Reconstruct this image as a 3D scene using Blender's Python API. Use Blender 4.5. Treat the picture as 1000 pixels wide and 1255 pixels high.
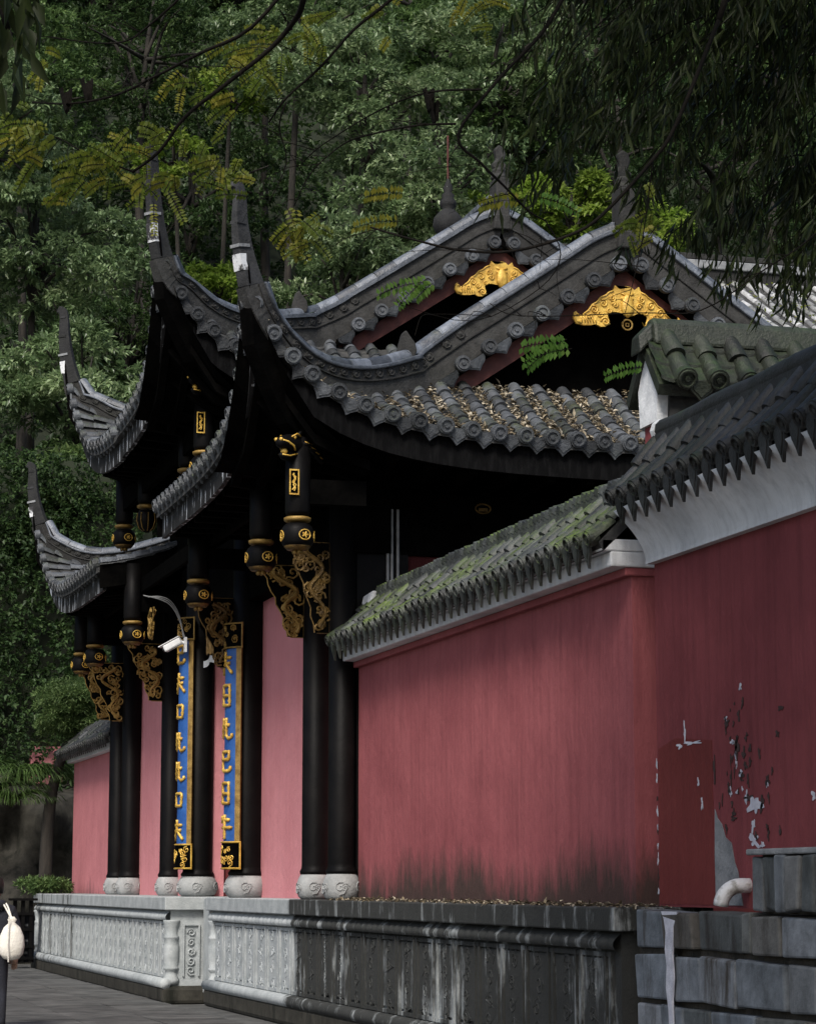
import bpy, math, random
import numpy as np
from mathutils import Vector, Matrix
random.seed(7); RNG = np.random.default_rng(11)
for o in list(bpy.data.objects): bpy.data.objects.remove(o)
S = bpy.context.scene; COL = S.collection
R = math.radians
# ---------------------------------------------------------------- camera, sky, sun, exposure
cam = bpy.data.objects.new('camera', bpy.data.cameras.new('camera')); COL.objects.link(cam)
cam.location = (0, 0, .155)
cam.rotation_euler = (R(90 + 8.67), 0, R(-15.65))
cam.data.sensor_fit = 'HORIZONTAL'; cam.data.sensor_width = 36; cam.data.lens = 108
cam.data.clip_end = 600; cam.data.clip_start = .1
S.camera = cam
W = bpy.data.worlds.new('World'); S.world = W; W.use_nodes = True
wn = W.node_tree.nodes; sky = wn.new('ShaderNodeTexSky'); sky.sky_type = 'NISHITA'; sky.sun_disc = False
SUN_EL, SUN_AZ = 47, 212          # azimuth clockwise from +Y
sky.sun_elevation = R(SUN_EL); sky.sun_rotation = R(SUN_AZ); sky.air_density = 1; sky.dust_density = 3; sky.ozone_density = 1.0
bg = wn['Background']; bg.inputs[1].default_value = .1
W.node_tree.links.new(sky.outputs[0], bg.inputs[0])
sd = bpy.data.lights.new('sun', 'SUN'); sd.energy = 2.6; sd.angle = R(16); sd.color = (1, .95, .88)
sun = bpy.data.objects.new('sun', sd); COL.objects.link(sun)
sv = Vector((math.sin(R(SUN_AZ))*math.cos(R(SUN_EL)), math.cos(R(SUN_AZ))*math.cos(R(SUN_EL)), math.sin(R(SUN_EL))))
sun.rotation_euler = sv.to_track_quat('Z', 'Y').to_euler(); sun.location = (0, 10, 40)
S.view_settings.view_transform = 'Standard'; S.view_settings.look = 'None'
S.view_settings.gamma = 1; S.view_settings.use_curve_mapping = False; S.view_settings.exposure = 0.55
S.render.engine = 'CYCLES'

# ---------------------------------------------------------------- materials
def nodes(name):
    m = bpy.data.materials.new(name); m.use_nodes = True
    nt = m.node_tree; return m, nt, nt.nodes, nt.links, nt.nodes['Principled BSDF']
def ramp(n, l, src, stops):
    r = n.new('ShaderNodeValToRGB'); e = r.color_ramp.elements
    while len(e) < len(stops): e.new(.5)
    for k, (p, c) in enumerate(stops):
        e[k].position = p; e[k].color = (*c, 1) if len(c) == 3 else c
    l.new(src, r.inputs[0]); return r.outputs[0]
def pos(n, l, scale=(1, 1, 1)):
    g = n.new('ShaderNodeNewGeometry'); v = n.new('ShaderNodeVectorMath'); v.operation = 'MULTIPLY'
    v.inputs[1].default_value = scale; l.new(g.outputs['Position'], v.inputs[0]); return v.outputs[0]
def noise(n, l, vec, sc, det=6, rough=.6):
    t = n.new('ShaderNodeTexNoise'); t.inputs['Scale'].default_value = sc; t.inputs['Detail'].default_value = det
    t.inputs['Roughness'].default_value = rough; l.new(vec, t.inputs['Vector']); return t.outputs['Fac']
def mix(n, l, fac, a, b, mode='MIX'):
    m = n.new('ShaderNodeMix'); m.data_type = 'RGBA'; m.blend_type = mode; m.clamp_factor = True
    for i, s in ((0, fac), (6, a), (7, b)):
        if isinstance(s, (int, float)): m.inputs[i].default_value = s
        elif isinstance(s, tuple): m.inputs[i].default_value = (*s[:3], 1)
        else: l.new(s, m.inputs[i])
    return m.outputs[2]
def math_(n, l, op, a, b=None):
    m = n.new('ShaderNodeMath'); m.operation = op; m.use_clamp = False
    for i, s in ((0, a), (1, b)):
        if s is None: continue
        if isinstance(s, (int, float)): m.inputs[i].default_value = s
        else: l.new(s, m.inputs[i])
    return m.outputs[0]
def bump(n, l, p, h, st, dist=.02):
    b = n.new('ShaderNodeBump'); b.inputs['Strength'].default_value = st; b.inputs['Distance'].default_value = dist
    l.new(h, b.inputs['Height']); l.new(b.outputs[0], p.inputs['Normal'])
def pm(name, c1, c2, sc=4, rough=.8, bst=.3, metal=0, stretch=(1, 1, 1), lo=.35, hi=.68, spec=.5, vary=0., bsc=None):
    m, nt, n, l, p = nodes(name)
    v = pos(n, l, stretch); f = noise(n, l, v, sc)
    c = ramp(n, l, f, [(lo, c1), (hi, c2)])
    if vary:
        oi = n.new('ShaderNodeObjectInfo'); mr = n.new('ShaderNodeMapRange')
        mr.inputs[3].default_value = 1-vary; mr.inputs[4].default_value = 1+vary; l.new(oi.outputs['Random'], mr.inputs[0])
        hs = n.new('ShaderNodeHueSaturation'); l.new(mr.outputs[0], hs.inputs['Value']); l.new(c, hs.inputs['Color']); c = hs.outputs[0]
    l.new(c, p.inputs['Base Color'])
    p.inputs['Roughness'].default_value = rough; p.inputs['Metallic'].default_value = metal
    p.inputs['Specular IOR Level'].default_value = spec
    if bst: bump(n, l, p, noise(n, l, v, bsc or sc*6, 4), bst)
    return m
def tile_mat(name, base, light, moss, mossamt, lich=.15, rough=.55):
    m, nt, n, l, p = nodes(name)
    v = pos(n, l)
    f = noise(n, l, v, 7, 8, .7)
    c = ramp(n, l, f, [(.3, base), (.7, light)])
    oi = n.new('ShaderNodeObjectInfo')
    hs = n.new('ShaderNodeHueSaturation'); mr = n.new('ShaderNodeMapRange'); mr.inputs[3].default_value = .45; mr.inputs[4].default_value = 1.75
    l.new(oi.outputs['Random'], mr.inputs[0]); l.new(mr.outputs[0], hs.inputs['Value']); l.new(c, hs.inputs['Color'])
    fm = ramp(n, l, noise(n, l, v, 1.7, 7, .65), [(.52-mossamt*.3, (0, 0, 0)), (.66-mossamt*.3, (1, 1, 1))])
    g = n.new('ShaderNodeNewGeometry'); sx = n.new('ShaderNodeSeparateXYZ'); l.new(g.outputs['Normal'], sx.inputs[0])
    fm = math_(n, l, 'MULTIPLY', fm, ramp(n, l, noise(n, l, v, 9, 8, .75), [(.40, (.12,)*3), (.58, (1, 1, 1))]))
    fm2 = math_(n, l, 'MULTIPLY', fm, math_(n, l, 'MAXIMUM', math_(n, l, 'MULTIPLY', sx.outputs[2], 1.2), 0.15))
    c2 = mix(n, l, fm2, hs.outputs[0], ramp(n, l, noise(n, l, v, 14, 5), [(.35, tuple(x*.45 for x in moss)), (.7, moss)]))
    fl = ramp(n, l, noise(n, l, v, 11, 8, .75), [(.66, (0, 0, 0)), (.72, (1, 1, 1))])
    c3 = mix(n, l, math_(n, l, 'MULTIPLY', fl, lich), c2, (.42, .43, .4))
    l.new(c3, p.inputs['Base Color']); p.inputs['Roughness'].default_value = rough; p.inputs['Specular IOR Level'].default_value = .45
    bump(n, l, p, math_(n, l, 'ADD', noise(n, l, v, 45, 5), noise(n, l, v, 12, 6)), .7, .012)
    return m
def leaf_mat(name, c1, c2, c3, trans=.4, rough=.5, spec=.35):
    m, nt, n, l, p = nodes(name)
    a = n.new('ShaderNodeAttribute'); a.attribute_name = 'rnd'
    c = ramp(n, l, a.outputs['Fac'], [(0, c1), (.55, c2), (1, c3)])
    f = noise(n, l, pos(n, l), .55, 3)
    mm = n.new('ShaderNodeMix'); mm.data_type = 'RGBA'; mm.blend_type = 'MULTIPLY'; mm.inputs[0].default_value = 1
    l.new(c, mm.inputs[6]); l.new(ramp(n, l, f, [(.35, (.6,)*3), (.65, (1, 1, 1))]), mm.inputs[7])
    l.new(mm.outputs[2], p.inputs['Base Color']); p.inputs['Roughness'].default_value = rough; p.inputs['Specular IOR Level'].default_value = spec
    t = n.new('ShaderNodeBsdfTranslucent'); l.new(mm.outputs[2], t.inputs[0])
    ms = n.new('ShaderNodeMixShader'); ms.inputs[0].default_value = trans
    l.new(p.outputs[0], ms.inputs[1]); l.new(t.outputs[0], ms.inputs[2]); l.new(ms.outputs[0], n['Material Output'].inputs[0])
    return m
def plaster(name, c1, c2, mold=0., zmold=.42, streak=.5, rough=.85, stain=(.05, .035, .03)):
    m, nt, n, l, p = nodes(name)
    v = pos(n, l)
    f = noise(n, l, v, 1.1, 8, .62); c = ramp(n, l, f, [(.32, c1), (.68, c2)])
    sv_ = noise(n, l, pos(n, l, (9, 9, .55)), 1.2, 6, .65)
    c = mix(n, l, ramp(n, l, sv_, [(.45, (0, 0, 0)), (.8, (streak,)*3)]), c, tuple(x*.55 for x in c1))
    fn = noise(n, l, v, 9, 6, .7)
    c = mix(n, l, ramp(n, l, fn, [(.62, (0, 0, 0)), (.8, (.35,)*3)]), c, tuple(min(1, x*1.5+.03) for x in c2))
    if mold:
        g = n.new('ShaderNodeNewGeometry'); sx = n.new('ShaderNodeSeparateXYZ'); l.new(g.outputs['Position'], sx.inputs[0])
        h = math_(n, l, 'SUBTRACT', zmold, sx.outputs[2])
        nn = noise(n, l, pos(n, l, (3.2, 3.2, .8)), 1.5, 9, .75)
        big = noise(n, l, pos(n, l, (.6, .6, .1)), 1., 2)
        h = math_(n, l, 'ADD', math_(n, l, 'MULTIPLY', h, 2.4), math_(n, l, 'MULTIPLY', math_(n, l, 'SUBTRACT', nn, .55), 2.6))
        h = math_(n, l, 'ADD', h, math_(n, l, 'MULTIPLY', math_(n, l, 'SUBTRACT', big, .5), 1.6))
        c = mix(n, l, math_(n, l, 'MULTIPLY', ramp(n, l, h, [(.0, (0, 0, 0)), (.9, (1, 1, 1))]), mold), c, stain)
    l.new(c, p.inputs['Base Color']); p.inputs['Roughness'].default_value = rough; p.inputs['Specular IOR Level'].default_value = .25
    b1 = math_(n, l, 'ADD', noise(n, l, v, 3.5, 9, .68), math_(n, l, 'MULTIPLY', noise(n, l, pos(n, l, (8, 8, 3)), 2.5, 6, .7), .5))
    bump(n, l, p, b1, .55, .035)
    return m
def stone(name, c1, c2, stain, amt, z0=-.3, yedge=None, bsc=18, vary=False, yfar=None):
    """weathered carved stone; soot-black weathering with its own ragged outline"""
    m, nt, n, l, p = nodes(name)
    v = pos(n, l); f = noise(n, l, v, 5, 8, .65); c = ramp(n, l, f, [(.3, c1), (.7, c2)])
    st = noise(n, l, pos(n, l, (2.5, 2.5, .45)), 1.6, 8, .7)
    if yfar is not None:
        g = n.new('ShaderNodeNewGeometry'); sx = n.new('ShaderNodeSeparateXYZ'); l.new(g.outputs['Position'], sx.inputs[0])
        d = math_(n, l, 'MULTIPLY', math_(n, l, 'SUBTRACT', sx.outputs[1], yfar), .5)
        st = math_(n, l, 'ADD', st, math_(n, l, 'MINIMUM', math_(n, l, 'MAXIMUM', d, -.18), .12))
    if yedge is not None:
        g = n.new('ShaderNodeNewGeometry'); sx = n.new('ShaderNodeSeparateXYZ'); l.new(g.outputs['Position'], sx.inputs[0])
        d = math_(n, l, 'MULTIPLY', math_(n, l, 'SUBTRACT', yedge, sx.outputs[1]), .9)
        d = math_(n, l, 'MINIMUM', math_(n, l, 'MAXIMUM', d, -.22), .30)
        d = math_(n, l, 'ADD', d, math_(n, l, 'MULTIPLY', math_(n, l, 'SUBTRACT', noise(n, l, v, 2.2, 5), .5), .35))
        st = math_(n, l, 'ADD', st, d)
    s = ramp(n, l, st, [(.62-amt, (0, 0, 0)), (.78-amt, (1, 1, 1))])
    if vary:
        oi = n.new('ShaderNodeObjectInfo'); c = mix(n, l, 1.0, c, ramp(n, l, oi.outputs['Random'], [(0, (.45, .40, .34)), (.35, (.75, .72, .66)), (.65, (.8, .9, 1.0)), (1, (1.15, 1.2, 1.25))]), 'MULTIPLY')
    c = mix(n, l, math_(n, l, 'MULTIPLY', s, .94), c, stain)
    l.new(c, p.inputs['Base Color']); p.inputs['Roughness'].default_value = .85; p.inputs['Specular IOR Level'].default_value = .3
    bump(n, l, p, noise(n, l, v, bsc*2, 6), .5, .012)
    return m
M = {}
M['black'] = pm('black_lacquer', (.0022, .0022, .0025), (.0055, .005, .005), 3, .5, .15, spec=.09)
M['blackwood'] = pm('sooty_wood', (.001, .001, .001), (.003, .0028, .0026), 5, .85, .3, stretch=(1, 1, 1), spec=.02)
M['eaveboard'] = pm('eave_board', (.003, .003, .0033), (.012, .012, .0125), 6, .8, .3, stretch=(3, 3, .6), lo=.45, hi=.85, spec=.06)
M['peelboard'] = pm('peeling_board', (.012, .012, .013), (.55, .58, .62), 3.2, .7, .3, stretch=(3.2, 3.2, .5), lo=.57, hi=.62, spec=.3)
M['gold'] = pm('old_gilding', (.42, .23, .03), (.85, .56, .11), 9, .42, .4, metal=.25, spec=.6)
M['goldpaint'] = pm('dull_gold_paint', (.16, .095, .02), (.36, .23, .06), 11, .5, .3, metal=.3)
M['golddim'] = pm('smoked_gilding', (.06, .033, .008), (.20, .12, .03), 9, .5, .4, metal=.4)
M['tile'] = tile_mat('roof_tile', (.024, .027, .031), (.085, .093, .104), (.065, .08, .028), .1, .25)
M['tilelow'] = tile_mat('mossy_cap_tile', (.012, .014, .013), (.06, .065, .064), (.12, .18, .025), .3, .2)
M['tiledark'] = tile_mat('dark_cap_tile', (.008, .009, .009), (.036, .038, .04), (.03, .046, .014), .2, .2)
M['tilemoss'] = tile_mat('green_cap_tile', (.007, .009, .006), (.022, .026, .018), (.024, .048, .010), .45, .08)
M['tilepale'] = tile_mat('pale_roof_tile', (.16, .165, .17), (.34, .345, .35), (.09, .10, .05), .02, .3)
M['pan'] = pm('pan_tile', (.018, .019, .02), (.06, .06, .058), 6, .8, .4)
M['ridge'] = tile_mat('ridge_plaster', (.005, .005, .0048), (.030, .030, .029), (.03, .034, .017), .2, .45, .85)
M['ridgetile'] = tile_mat('ridge_tile', (.032, .037, .046), (.13, .146, .172), (.05, .055, .03), .05, .3, .38)
M['horn'] = tile_mat('horn_grey', (.006, .0065, .0075), (.030, .031, .033), (.03, .037, .014), .25, .45, .85)
M['limewash'] = pm('white_limewash', (.50, .52, .54), (.78, .80, .82), 5, .85, .3, spec=.2)
M['cornice'] = plaster('grey_white_cornice', (.50, .52, .54), (.76, .78, .80), 0, 0, .6)
M['panel'] = plaster('pink_panel', (.54, .205, .225), (.62, .255, .275), .0, .3, .18)
M['wall'] = plaster('red_wall_plaster', (.25, .066, .074), (.345, .10, .108), .95, .50, .5)
M['tallwall'] = plaster('dark_red_plaster', (.165, .037, .042), (.24, .058, .064), .25, .12, .6)
M['patch'] = plaster('brick_red_patch', (.13, .025, .023), (.18, .037, .034), .2, .12, .3)
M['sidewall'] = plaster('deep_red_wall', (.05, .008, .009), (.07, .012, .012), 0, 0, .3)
M['farwall'] = plaster('far_pink_plaster', (.44, .155, .17), (.54, .20, .215), .95, .22, .25)
M['peelplaster'] = pm('peeling_limewash', (.03, .03, .032), (.62, .64, .66), 9, .85, .4, lo=.44, hi=.52)
M['door'] = pm('dark_red_door', (.10, .012, .014), (.16, .022, .024), 3, .55, .2, stretch=(4, 4, .4))
M['barge'] = pm('barge_board_red', (.06, .014, .011), (.11, .027, .02), 5, .7, .3)
M['plinth'] = stone('plinth_stone', (.25, .275, .285), (.43, .455, .46), (.013, .013, .011), .03, yedge=26.4)
M['plinthfar'] = stone('plinth_stone_far', (.25, .275, .28), (.42, .445, .45), (.03, .03, .025), .02, yfar=39.6)
M['base'] = stone('column_base_stone', (.21, .22, .22), (.36, .37, .37), (.07, .07, .06), .0)
M['block'] = stone('block_stone', (.09, .095, .10), (.24, .25, .265), (.035, .028, .02), .1, vary=True)
M['blockdark'] = stone('block_dark_stone', (.05, .05, .046), (.13, .132, .125), (.025, .022, .02), .1, vary=True)
M['mortar'] = pm('dirty_mortar', (.018, .016, .012), (.06, .052, .04), 8, .95, .5)
M['blue'] = pm('blue_board', (.012, .065, .25), (.03, .12, .38), 4, .45, .2)
M['white'] = pm('white_plastic', (.62, .63, .64), (.78, .79, .80), 4, .5, .1)
M['pipe'] = pm('dirty_white_pipe', (.30, .29, .26), (.74, .75, .76), 14, .6, .3, lo=.36, hi=.55)
M['grey'] = pm('grey_pipe', (.15, .155, .16), (.28, .285, .29), 6, .6, .2)
M['dark'] = pm('dark_glass', (.01, .01, .012), (.02, .02, .022), 4, .2, 0)
M['ground'] = pm('paving_stone', (.04, .041, .04), (.10, .10, .097), 3, .7, .4, vary=.25)
M['soil'] = pm('hill_soil', (.006, .010, .004), (.018, .026, .010), .8, .95, .6)
M['rock'] = stone('wet_rock', (.016, .015, .012), (.05, .047, .038), (.007, .008, .005), .12, bsc=9)
M['bark'] = pm('bark', (.010, .009, .007), (.034, .029, .023), 6, .9, .8, stretch=(2, 2, .4))
M['twig'] = pm('twig', (.004, .0035, .003), (.012, .010, .008), 9, .85, .3, spec=.1)
M['culm'] = pm('bamboo_culm', (.03, .04, .012), (.07, .08, .03), 5, .5, .2)
M['leaf_a'] = leaf_mat('leaf_pale', (.10, .165, .07), (.235, .335, .155), (.46, .56, .31), .4, .36, .7)
M['leaf_b'] = leaf_mat('leaf_mid', (.06, .115, .032), (.13, .215, .07), (.26, .36, .13))
M['leaf_c'] = leaf_mat('leaf_dark', (.026, .056, .018), (.06, .11, .036), (.12, .18, .06))
M['leaf_y'] = leaf_mat('leaf_yellowgreen', (.14, .24, .03), (.26, .38, .06), (.42, .52, .12), .55)
M['leaf_bam'] = leaf_mat('bamboo_leaf', (.018, .027, .006), (.042, .063, .015), (.11, .15, .045), .42, .42)
M['leaf_loc'] = leaf_mat('locust_leaf', (.13, .20, .02), (.23, .28, .03), (.36, .34, .04), .5)
M['leaf_grn'] = leaf_mat('locust_leaf_green', (.09, .22, .035), (.15, .32, .05), (.26, .42, .08), .5)
M['litter'] = leaf_mat('dry_leaf_litter', (.09, .07, .04), (.27, .22, .14), (.6, .54, .42), .1)
M['fernleaf'] = leaf_mat('fern_leaf', (.05, .10, .02), (.09, .17, .04), (.18, .28, .08), .4)
M['brick'] = pm('red_brick_pier', (.20, .035, .022), (.33, .07, .045), 5, .85, .4)
M['cloth'] = pm('navy_cloth', (.006, .007, .012), (.014, .016, .026), 8, .85, .3)
M['canvas'] = pm('white_canvas', (.66, .63, .55), (.80, .77, .70), 7, .8, .4)
M['skin'] = pm('skin', (.42, .26, .19), (.48, .31, .23), 5, .6, 0)
M['hair'] = pm('hair', (.008, .007, .006), (.016, .014, .012), 9, .5, .2)
M['chip'] = pm('bare_plaster', (.42, .43, .50), (.60, .61, .68), 14, .9, .4)
M['chipdark'] = pm('peel_dark', (.03, .018, .017), (.06, .035, .032), 14, .95, .4)  # dark brown flakes set among the bare chips
M['cement'] = pm('grey_cement', (.16, .17, .18), (.28, .29, .30), 7, .9, .5)

# ---------------------------------------------------------------- mesh helpers
class MB:
    def __init__(s): s.v = []; s.f = []
    def add(s, vs, fs):
        b = len(s.v); s.v += [tuple(v) for v in vs]; s.f += [tuple(i+b for i in f) for f in fs]; return s
    def box(s, x0, x1, y0, y1, z0, z1):
        return s.add([(x, y, z) for x in (x0, x1) for y in (y0, y1) for z in (z0, z1)],
                     [(0, 1, 3, 2), (4, 6, 7, 5), (0, 4, 5, 1), (2, 3, 7, 6), (0, 2, 6, 4), (1, 5, 7, 3)])
    def tube(s, pts, rad, n=6, cap=True):
        pts = [Vector(p) for p in pts]; rad = rad if hasattr(rad, '__len__') else [rad]*len(pts)
        t0 = (pts[1]-pts[0]).normalized(); a = t0.orthogonal().normalized(); vs = []; m = len(pts)
        for i, p in enumerate(pts):
            t = (pts[min(i+1, m-1)]-pts[max(i-1, 0)]).normalized()
            a = (a - t*a.dot(t)); a = a.normalized() if a.length > 1e-6 else t.orthogonal().normalized(); b = t.cross(a)
            vs += [p + (a*math.cos(k*2*math.pi/n)+b*math.sin(k*2*math.pi/n))*rad[i] for k in range(n)]
        fs = [(i*n+k, i*n+(k+1) % n, (i+1)*n+(k+1) % n, (i+1)*n+k) for i in range(m-1) for k in range(n)]
        if cap: fs += [tuple(range(n-1, -1, -1)), tuple((m-1)*n+k for k in range(n))]
        return s.add(vs, fs)
    def lathe(s, prof, c=(0, 0, 0), n=16, sy=1.):
        vs = []; m = len(prof)
        for r, z in prof: vs += [(c[0]+r*math.cos(k*2*math.pi/n), c[1]+r*sy*math.sin(k*2*math.pi/n), c[2]+z) for k in range(n)]
        fs = [(i*n+k, i*n+(k+1) % n, (i+1)*n+(k+1) % n, (i+1)*n+k) for i in range(m-1) for k in range(n)]
        fs += [tuple(range(n-1, -1, -1)), tuple((m-1)*n+k for k in range(n))]
        return s.add(vs, fs)
    def prism(s, poly, O, U, V, D):
        """polygon in the U,V plane at O, pushed by vector D"""
        O, U, V, D = map(Vector, (O, U, V, D)); k = len(poly)
        vs = [O+U*a+V*b for a, b in poly] + [O+U*a+V*b+D for a, b in poly]
        return s.add(vs, [tuple(range(k)), tuple(range(2*k-1, k-1, -1))] + [(i, i+k, (i+1) % k+k, (i+1) % k) for i in range(k)])
    def sweep(s, P, Sd, Nd, w, lo, hi):
        """rectangular section along a path"""
        vs = []; m = len(P)
        g = lambda q, i: q[i] if hasattr(q, '__len__') else q
        for i in range(m):
            for a, b in ((-1, lo), (1, lo), (1, hi), (-1, hi)):
                vs.append(P[i] + Sd[i]*(a*g(w, i)/2) + Nd[i]*g(b, i))
        fs = [(i*4+k, i*4+(k+1) % 4, (i+1)*4+(k+1) % 4, (i+1)*4+k) for i in range(m-1) for k in range(4)] + [(3, 2, 1, 0), tuple((m-1)*4+k for k in range(4))]
        return s.add(vs, fs)
    def grid(s, G, thick=0):
        h, w = len(G), len(G[0]); vs = [p for r in G for p in r]
        fs = [(i*w+j, i*w+j+1, (i+1)*w+j+1, (i+1)*w+j) for i in range(h-1) for j in range(w-1)]
        if thick:
            k = len(vs); vs = vs + [(p[0], p[1], p[2]-thick) for p in vs]
            fs = fs + [tuple(reversed([q+k for q in f])) for f in fs]
            rim = [j for j in range(w)] + [i*w+w-1 for i in range(1, h)] + [(h-1)*w+j for j in range(w-2, -1, -1)] + [i*w for i in range(h-2, 0, -1)]
            fs += [(rim[(q+1) % len(rim)], rim[q], rim[q]+k, rim[(q+1) % len(rim)]+k) for q in range(len(rim))]
        return s.add(vs, fs)
    def mesh(s, name='mesh', smooth=False):
        me = bpy.data.meshes.new(name); me.from_pydata(s.v, [], s.f)
        if smooth: me.polygons.foreach_set('use_smooth', [True]*len(me.polygons))
        me.update(); return me
    def build(s, name, mat, parent=None, smooth=False, kind=None, bev=0):
        me = s.mesh(name, smooth); o = link(name, me, mat, parent)
        if kind: o['kind'] = kind
        if bev:
            b = o.modifiers.new('bevel', 'BEVEL'); b.width = bev; b.segments = 2; b.limit_method = 'ANGLE'
        return o
def link(name, me, mat, parent=None, mw=None):
    if mat is not None and not me.materials: me.materials.append(M[mat] if isinstance(mat, str) else mat)
    o = bpy.data.objects.new(name, me); COL.objects.link(o)
    if mw is not None: o.matrix_world = mw
    if parent is not None: put(o, parent)
    return o
ROOTM = {}
def wm(o): return ROOTM.get(o.name, Matrix.Identity(4))
def put(o, parent):
    o.parent = parent; o.matrix_parent_inverse = wm(parent).inverted()
def tag(o, label, cat, group=None):
    o['label'] = label; o['category'] = cat
    if group: o['group'] = group
    return o
def thing(name, loc, label, cat, group=None):
    e = bpy.data.objects.new(name, None); COL.objects.link(e); e.location = loc; e.empty_display_size = .2
    ROOTM[e.name] = Matrix.Translation(loc); return tag(e, label, cat, group)
def struct(o): o['kind'] = 'structure'; return o
def frame(p, x, y, z):
    return Matrix(((x[0], y[0], z[0], p[0]), (x[1], y[1], z[1], p[1]), (x[2], y[2], z[2], p[2]), (0, 0, 0, 1)))
def catmull(P, k=6):
    P = [Vector(p) for p in P]; out = []
    for i in range(len(P)-1):
        a = P[max(i-1, 0)]; b = P[i]; c = P[i+1]; d = P[min(i+2, len(P)-1)]
        for j in range(k):
            t = j/k; out.append(.5*((2*b)+(c-a)*t+(2*a-5*b+4*c-d)*t*t+(-a+3*b-3*c+d)*t**3))
    out.append(P[-1]); return out
def resample(P, step):
    P = [Vector(p) for p in P]; L = [0]
    for a, b in zip(P, P[1:]): L.append(L[-1]+(b-a).length)
    n = max(1, round(L[-1]/step)); out = []
    for k in range(n+1):
        d = L[-1]*k/n; i = 0
        while i < len(P)-2 and L[i+1] < d: i += 1
        f = (d-L[i])/max(1e-9, L[i+1]-L[i]); out.append(P[i].lerp(P[i+1], min(1, max(0, f))))
    return out
def spiral(c, r0, r1, a0, turns, k=14):
    return [(c[0]+(r0+(r1-r0)*i/k)*math.cos(a0+turns*2*math.pi*i/k), c[1]+(r0+(r1-r0)*i/k)*math.sin(a0+turns*2*math.pi*i/k)) for i in range(k+1)]
# ---------------------------------------------------------------- shared tile meshes
def barrel_mesh(r, L, name, tp=.84):
    b = MB(); n = 7; sec = ((0, 1.0, 0), (.12*L, 1.03, .002), (L*1.06, tp, -.006)) if tp < .9 else ((0, 1., 0), (L*.955, 1., 0), (L*.96, .86, 0), (L, .86, 0))
    vs = []
    for y, k, dz in sec:
        for i in range(n+1):
            a = math.pi*i/n; vs.append((math.cos(a)*r*k, y, math.sin(a)*r*k+dz))
    fs = [(j*(n+1)+i, j*(n+1)+i+1, (j+1)*(n+1)+i+1, (j+1)*(n+1)+i) for j in range(len(sec)-1) for i in range(n)]
    fs.append(tuple(range(n, -1, -1)))
    b.add(vs, fs); return b
def disc_mesh(r):
    b = MB(); prof = [(r*.25, -.036), (r*.28, -.022), (r*.62, -.022), (r*.66, -.038), (r*.8, -.038), (r*.84, -.022), (r, -.022), (r, .05)]
    n = 14; vs = []
    for q, y in prof: vs += [(q*math.cos(k*2*math.pi/n), y, q*math.sin(k*2*math.pi/n)) for k in range(n)]
    fs = [(i*n+(k+1) % n, i*n+k, (i+1)*n+k, (i+1)*n+(k+1) % n) for i in range(len(prof)-1) for k in range(n)]
    fs.append(tuple(range(n))); fs.append(tuple((len(prof)-1)*n+k for k in range(n-1, -1, -1)))
    b.add(vs, fs); return b
def drip_mesh(w, h, tilt=.3):
    poly = [(-w/2, .02), (w/2, .02), (w*.52, -.02), (w*.42, -h*.45), (w*.18, -h*.72), (0, -h), (-w*.18, -h*.72), (-w*.42, -h*.45), (-w*.52, -.02)]
    b = MB(); b.prism(poly, (0, 0, 0), (1, 0, 0), (0, -tilt, 1), (0, .022, 0))
    inn = [(x*.72, y*.72-.012) for x, y in poly]; b.prism(inn, (0, -.008, 0), (1, 0, 0), (0, -tilt, 1), (0, .01, 0)); return b
TM = {}
def shared(key, mk, mat):
    k = (key, mat)
    if k not in TM:
        me = mk().mesh(key, True); me.materials.append(M[mat]); TM[k] = me
        try: me.set_sharp_from_angle(angle=R(50))
        except Exception: pass
    return TM[k]
def rowtiles(pts, side, L, r, mat, parent, joined=None, jit=.010):
    """a row of overlapping half-round tiles going up the slope along pts"""
    P = resample(pts, L); n = len(P)-1
    for i in range(n):
        t = (P[i+1]-P[i]).normalized(); x = Vector(side); x = (x-t*x.dot(t)).normalized(); z = x.cross(t)
        if z.z < 0: x = -x; z = -z
        l_ = (P[i+1]-P[i]).length
        q = Vector((random.uniform(-jit, jit) for _ in range(3))); p = P[i]+q+z*.012
        a = random.uniform(-.045, .045); x2 = (x*math.cos(a)+t*math.sin(a)); t2 = t*math.cos(a)-x*math.sin(a)
        mw = frame(p, x2, t2*(l_/L), z)
        if joined is not None:
            b = barrel_mesh(r, L, ''); joined.add([mw @ Vector(v) for v in b.v], b.f)
        else:
            link('barrel_tile', shared('barrel%.3f_%.3f' % (r, L), lambda: barrel_mesh(r, L, ''), mat), None, parent, mw)
    return P
def endpiece(p, t, side, r, mat, parent, joined=None, dz=.0):
    """round end disc of a row; faces down-slope, upright"""
    t = Vector(t); h = Vector((t.x, t.y, t.z*.45)).normalized(); x = Vector(side); x = (x-h*x.dot(h)).normalized(); z = x.cross(h)
    if z.z < 0: x = -x; z = -z
    mw = frame(Vector(p)+z*(r*.35+dz)-h*.01, x, h, z)
    if joined is not None:
        b = disc_mesh(r); joined.add([mw @ Vector(v) for v in b.v], b.f)
    else: link('eave_disc', shared('disc%.3f' % r, lambda: disc_mesh(r), mat), None, parent, mw)
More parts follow.
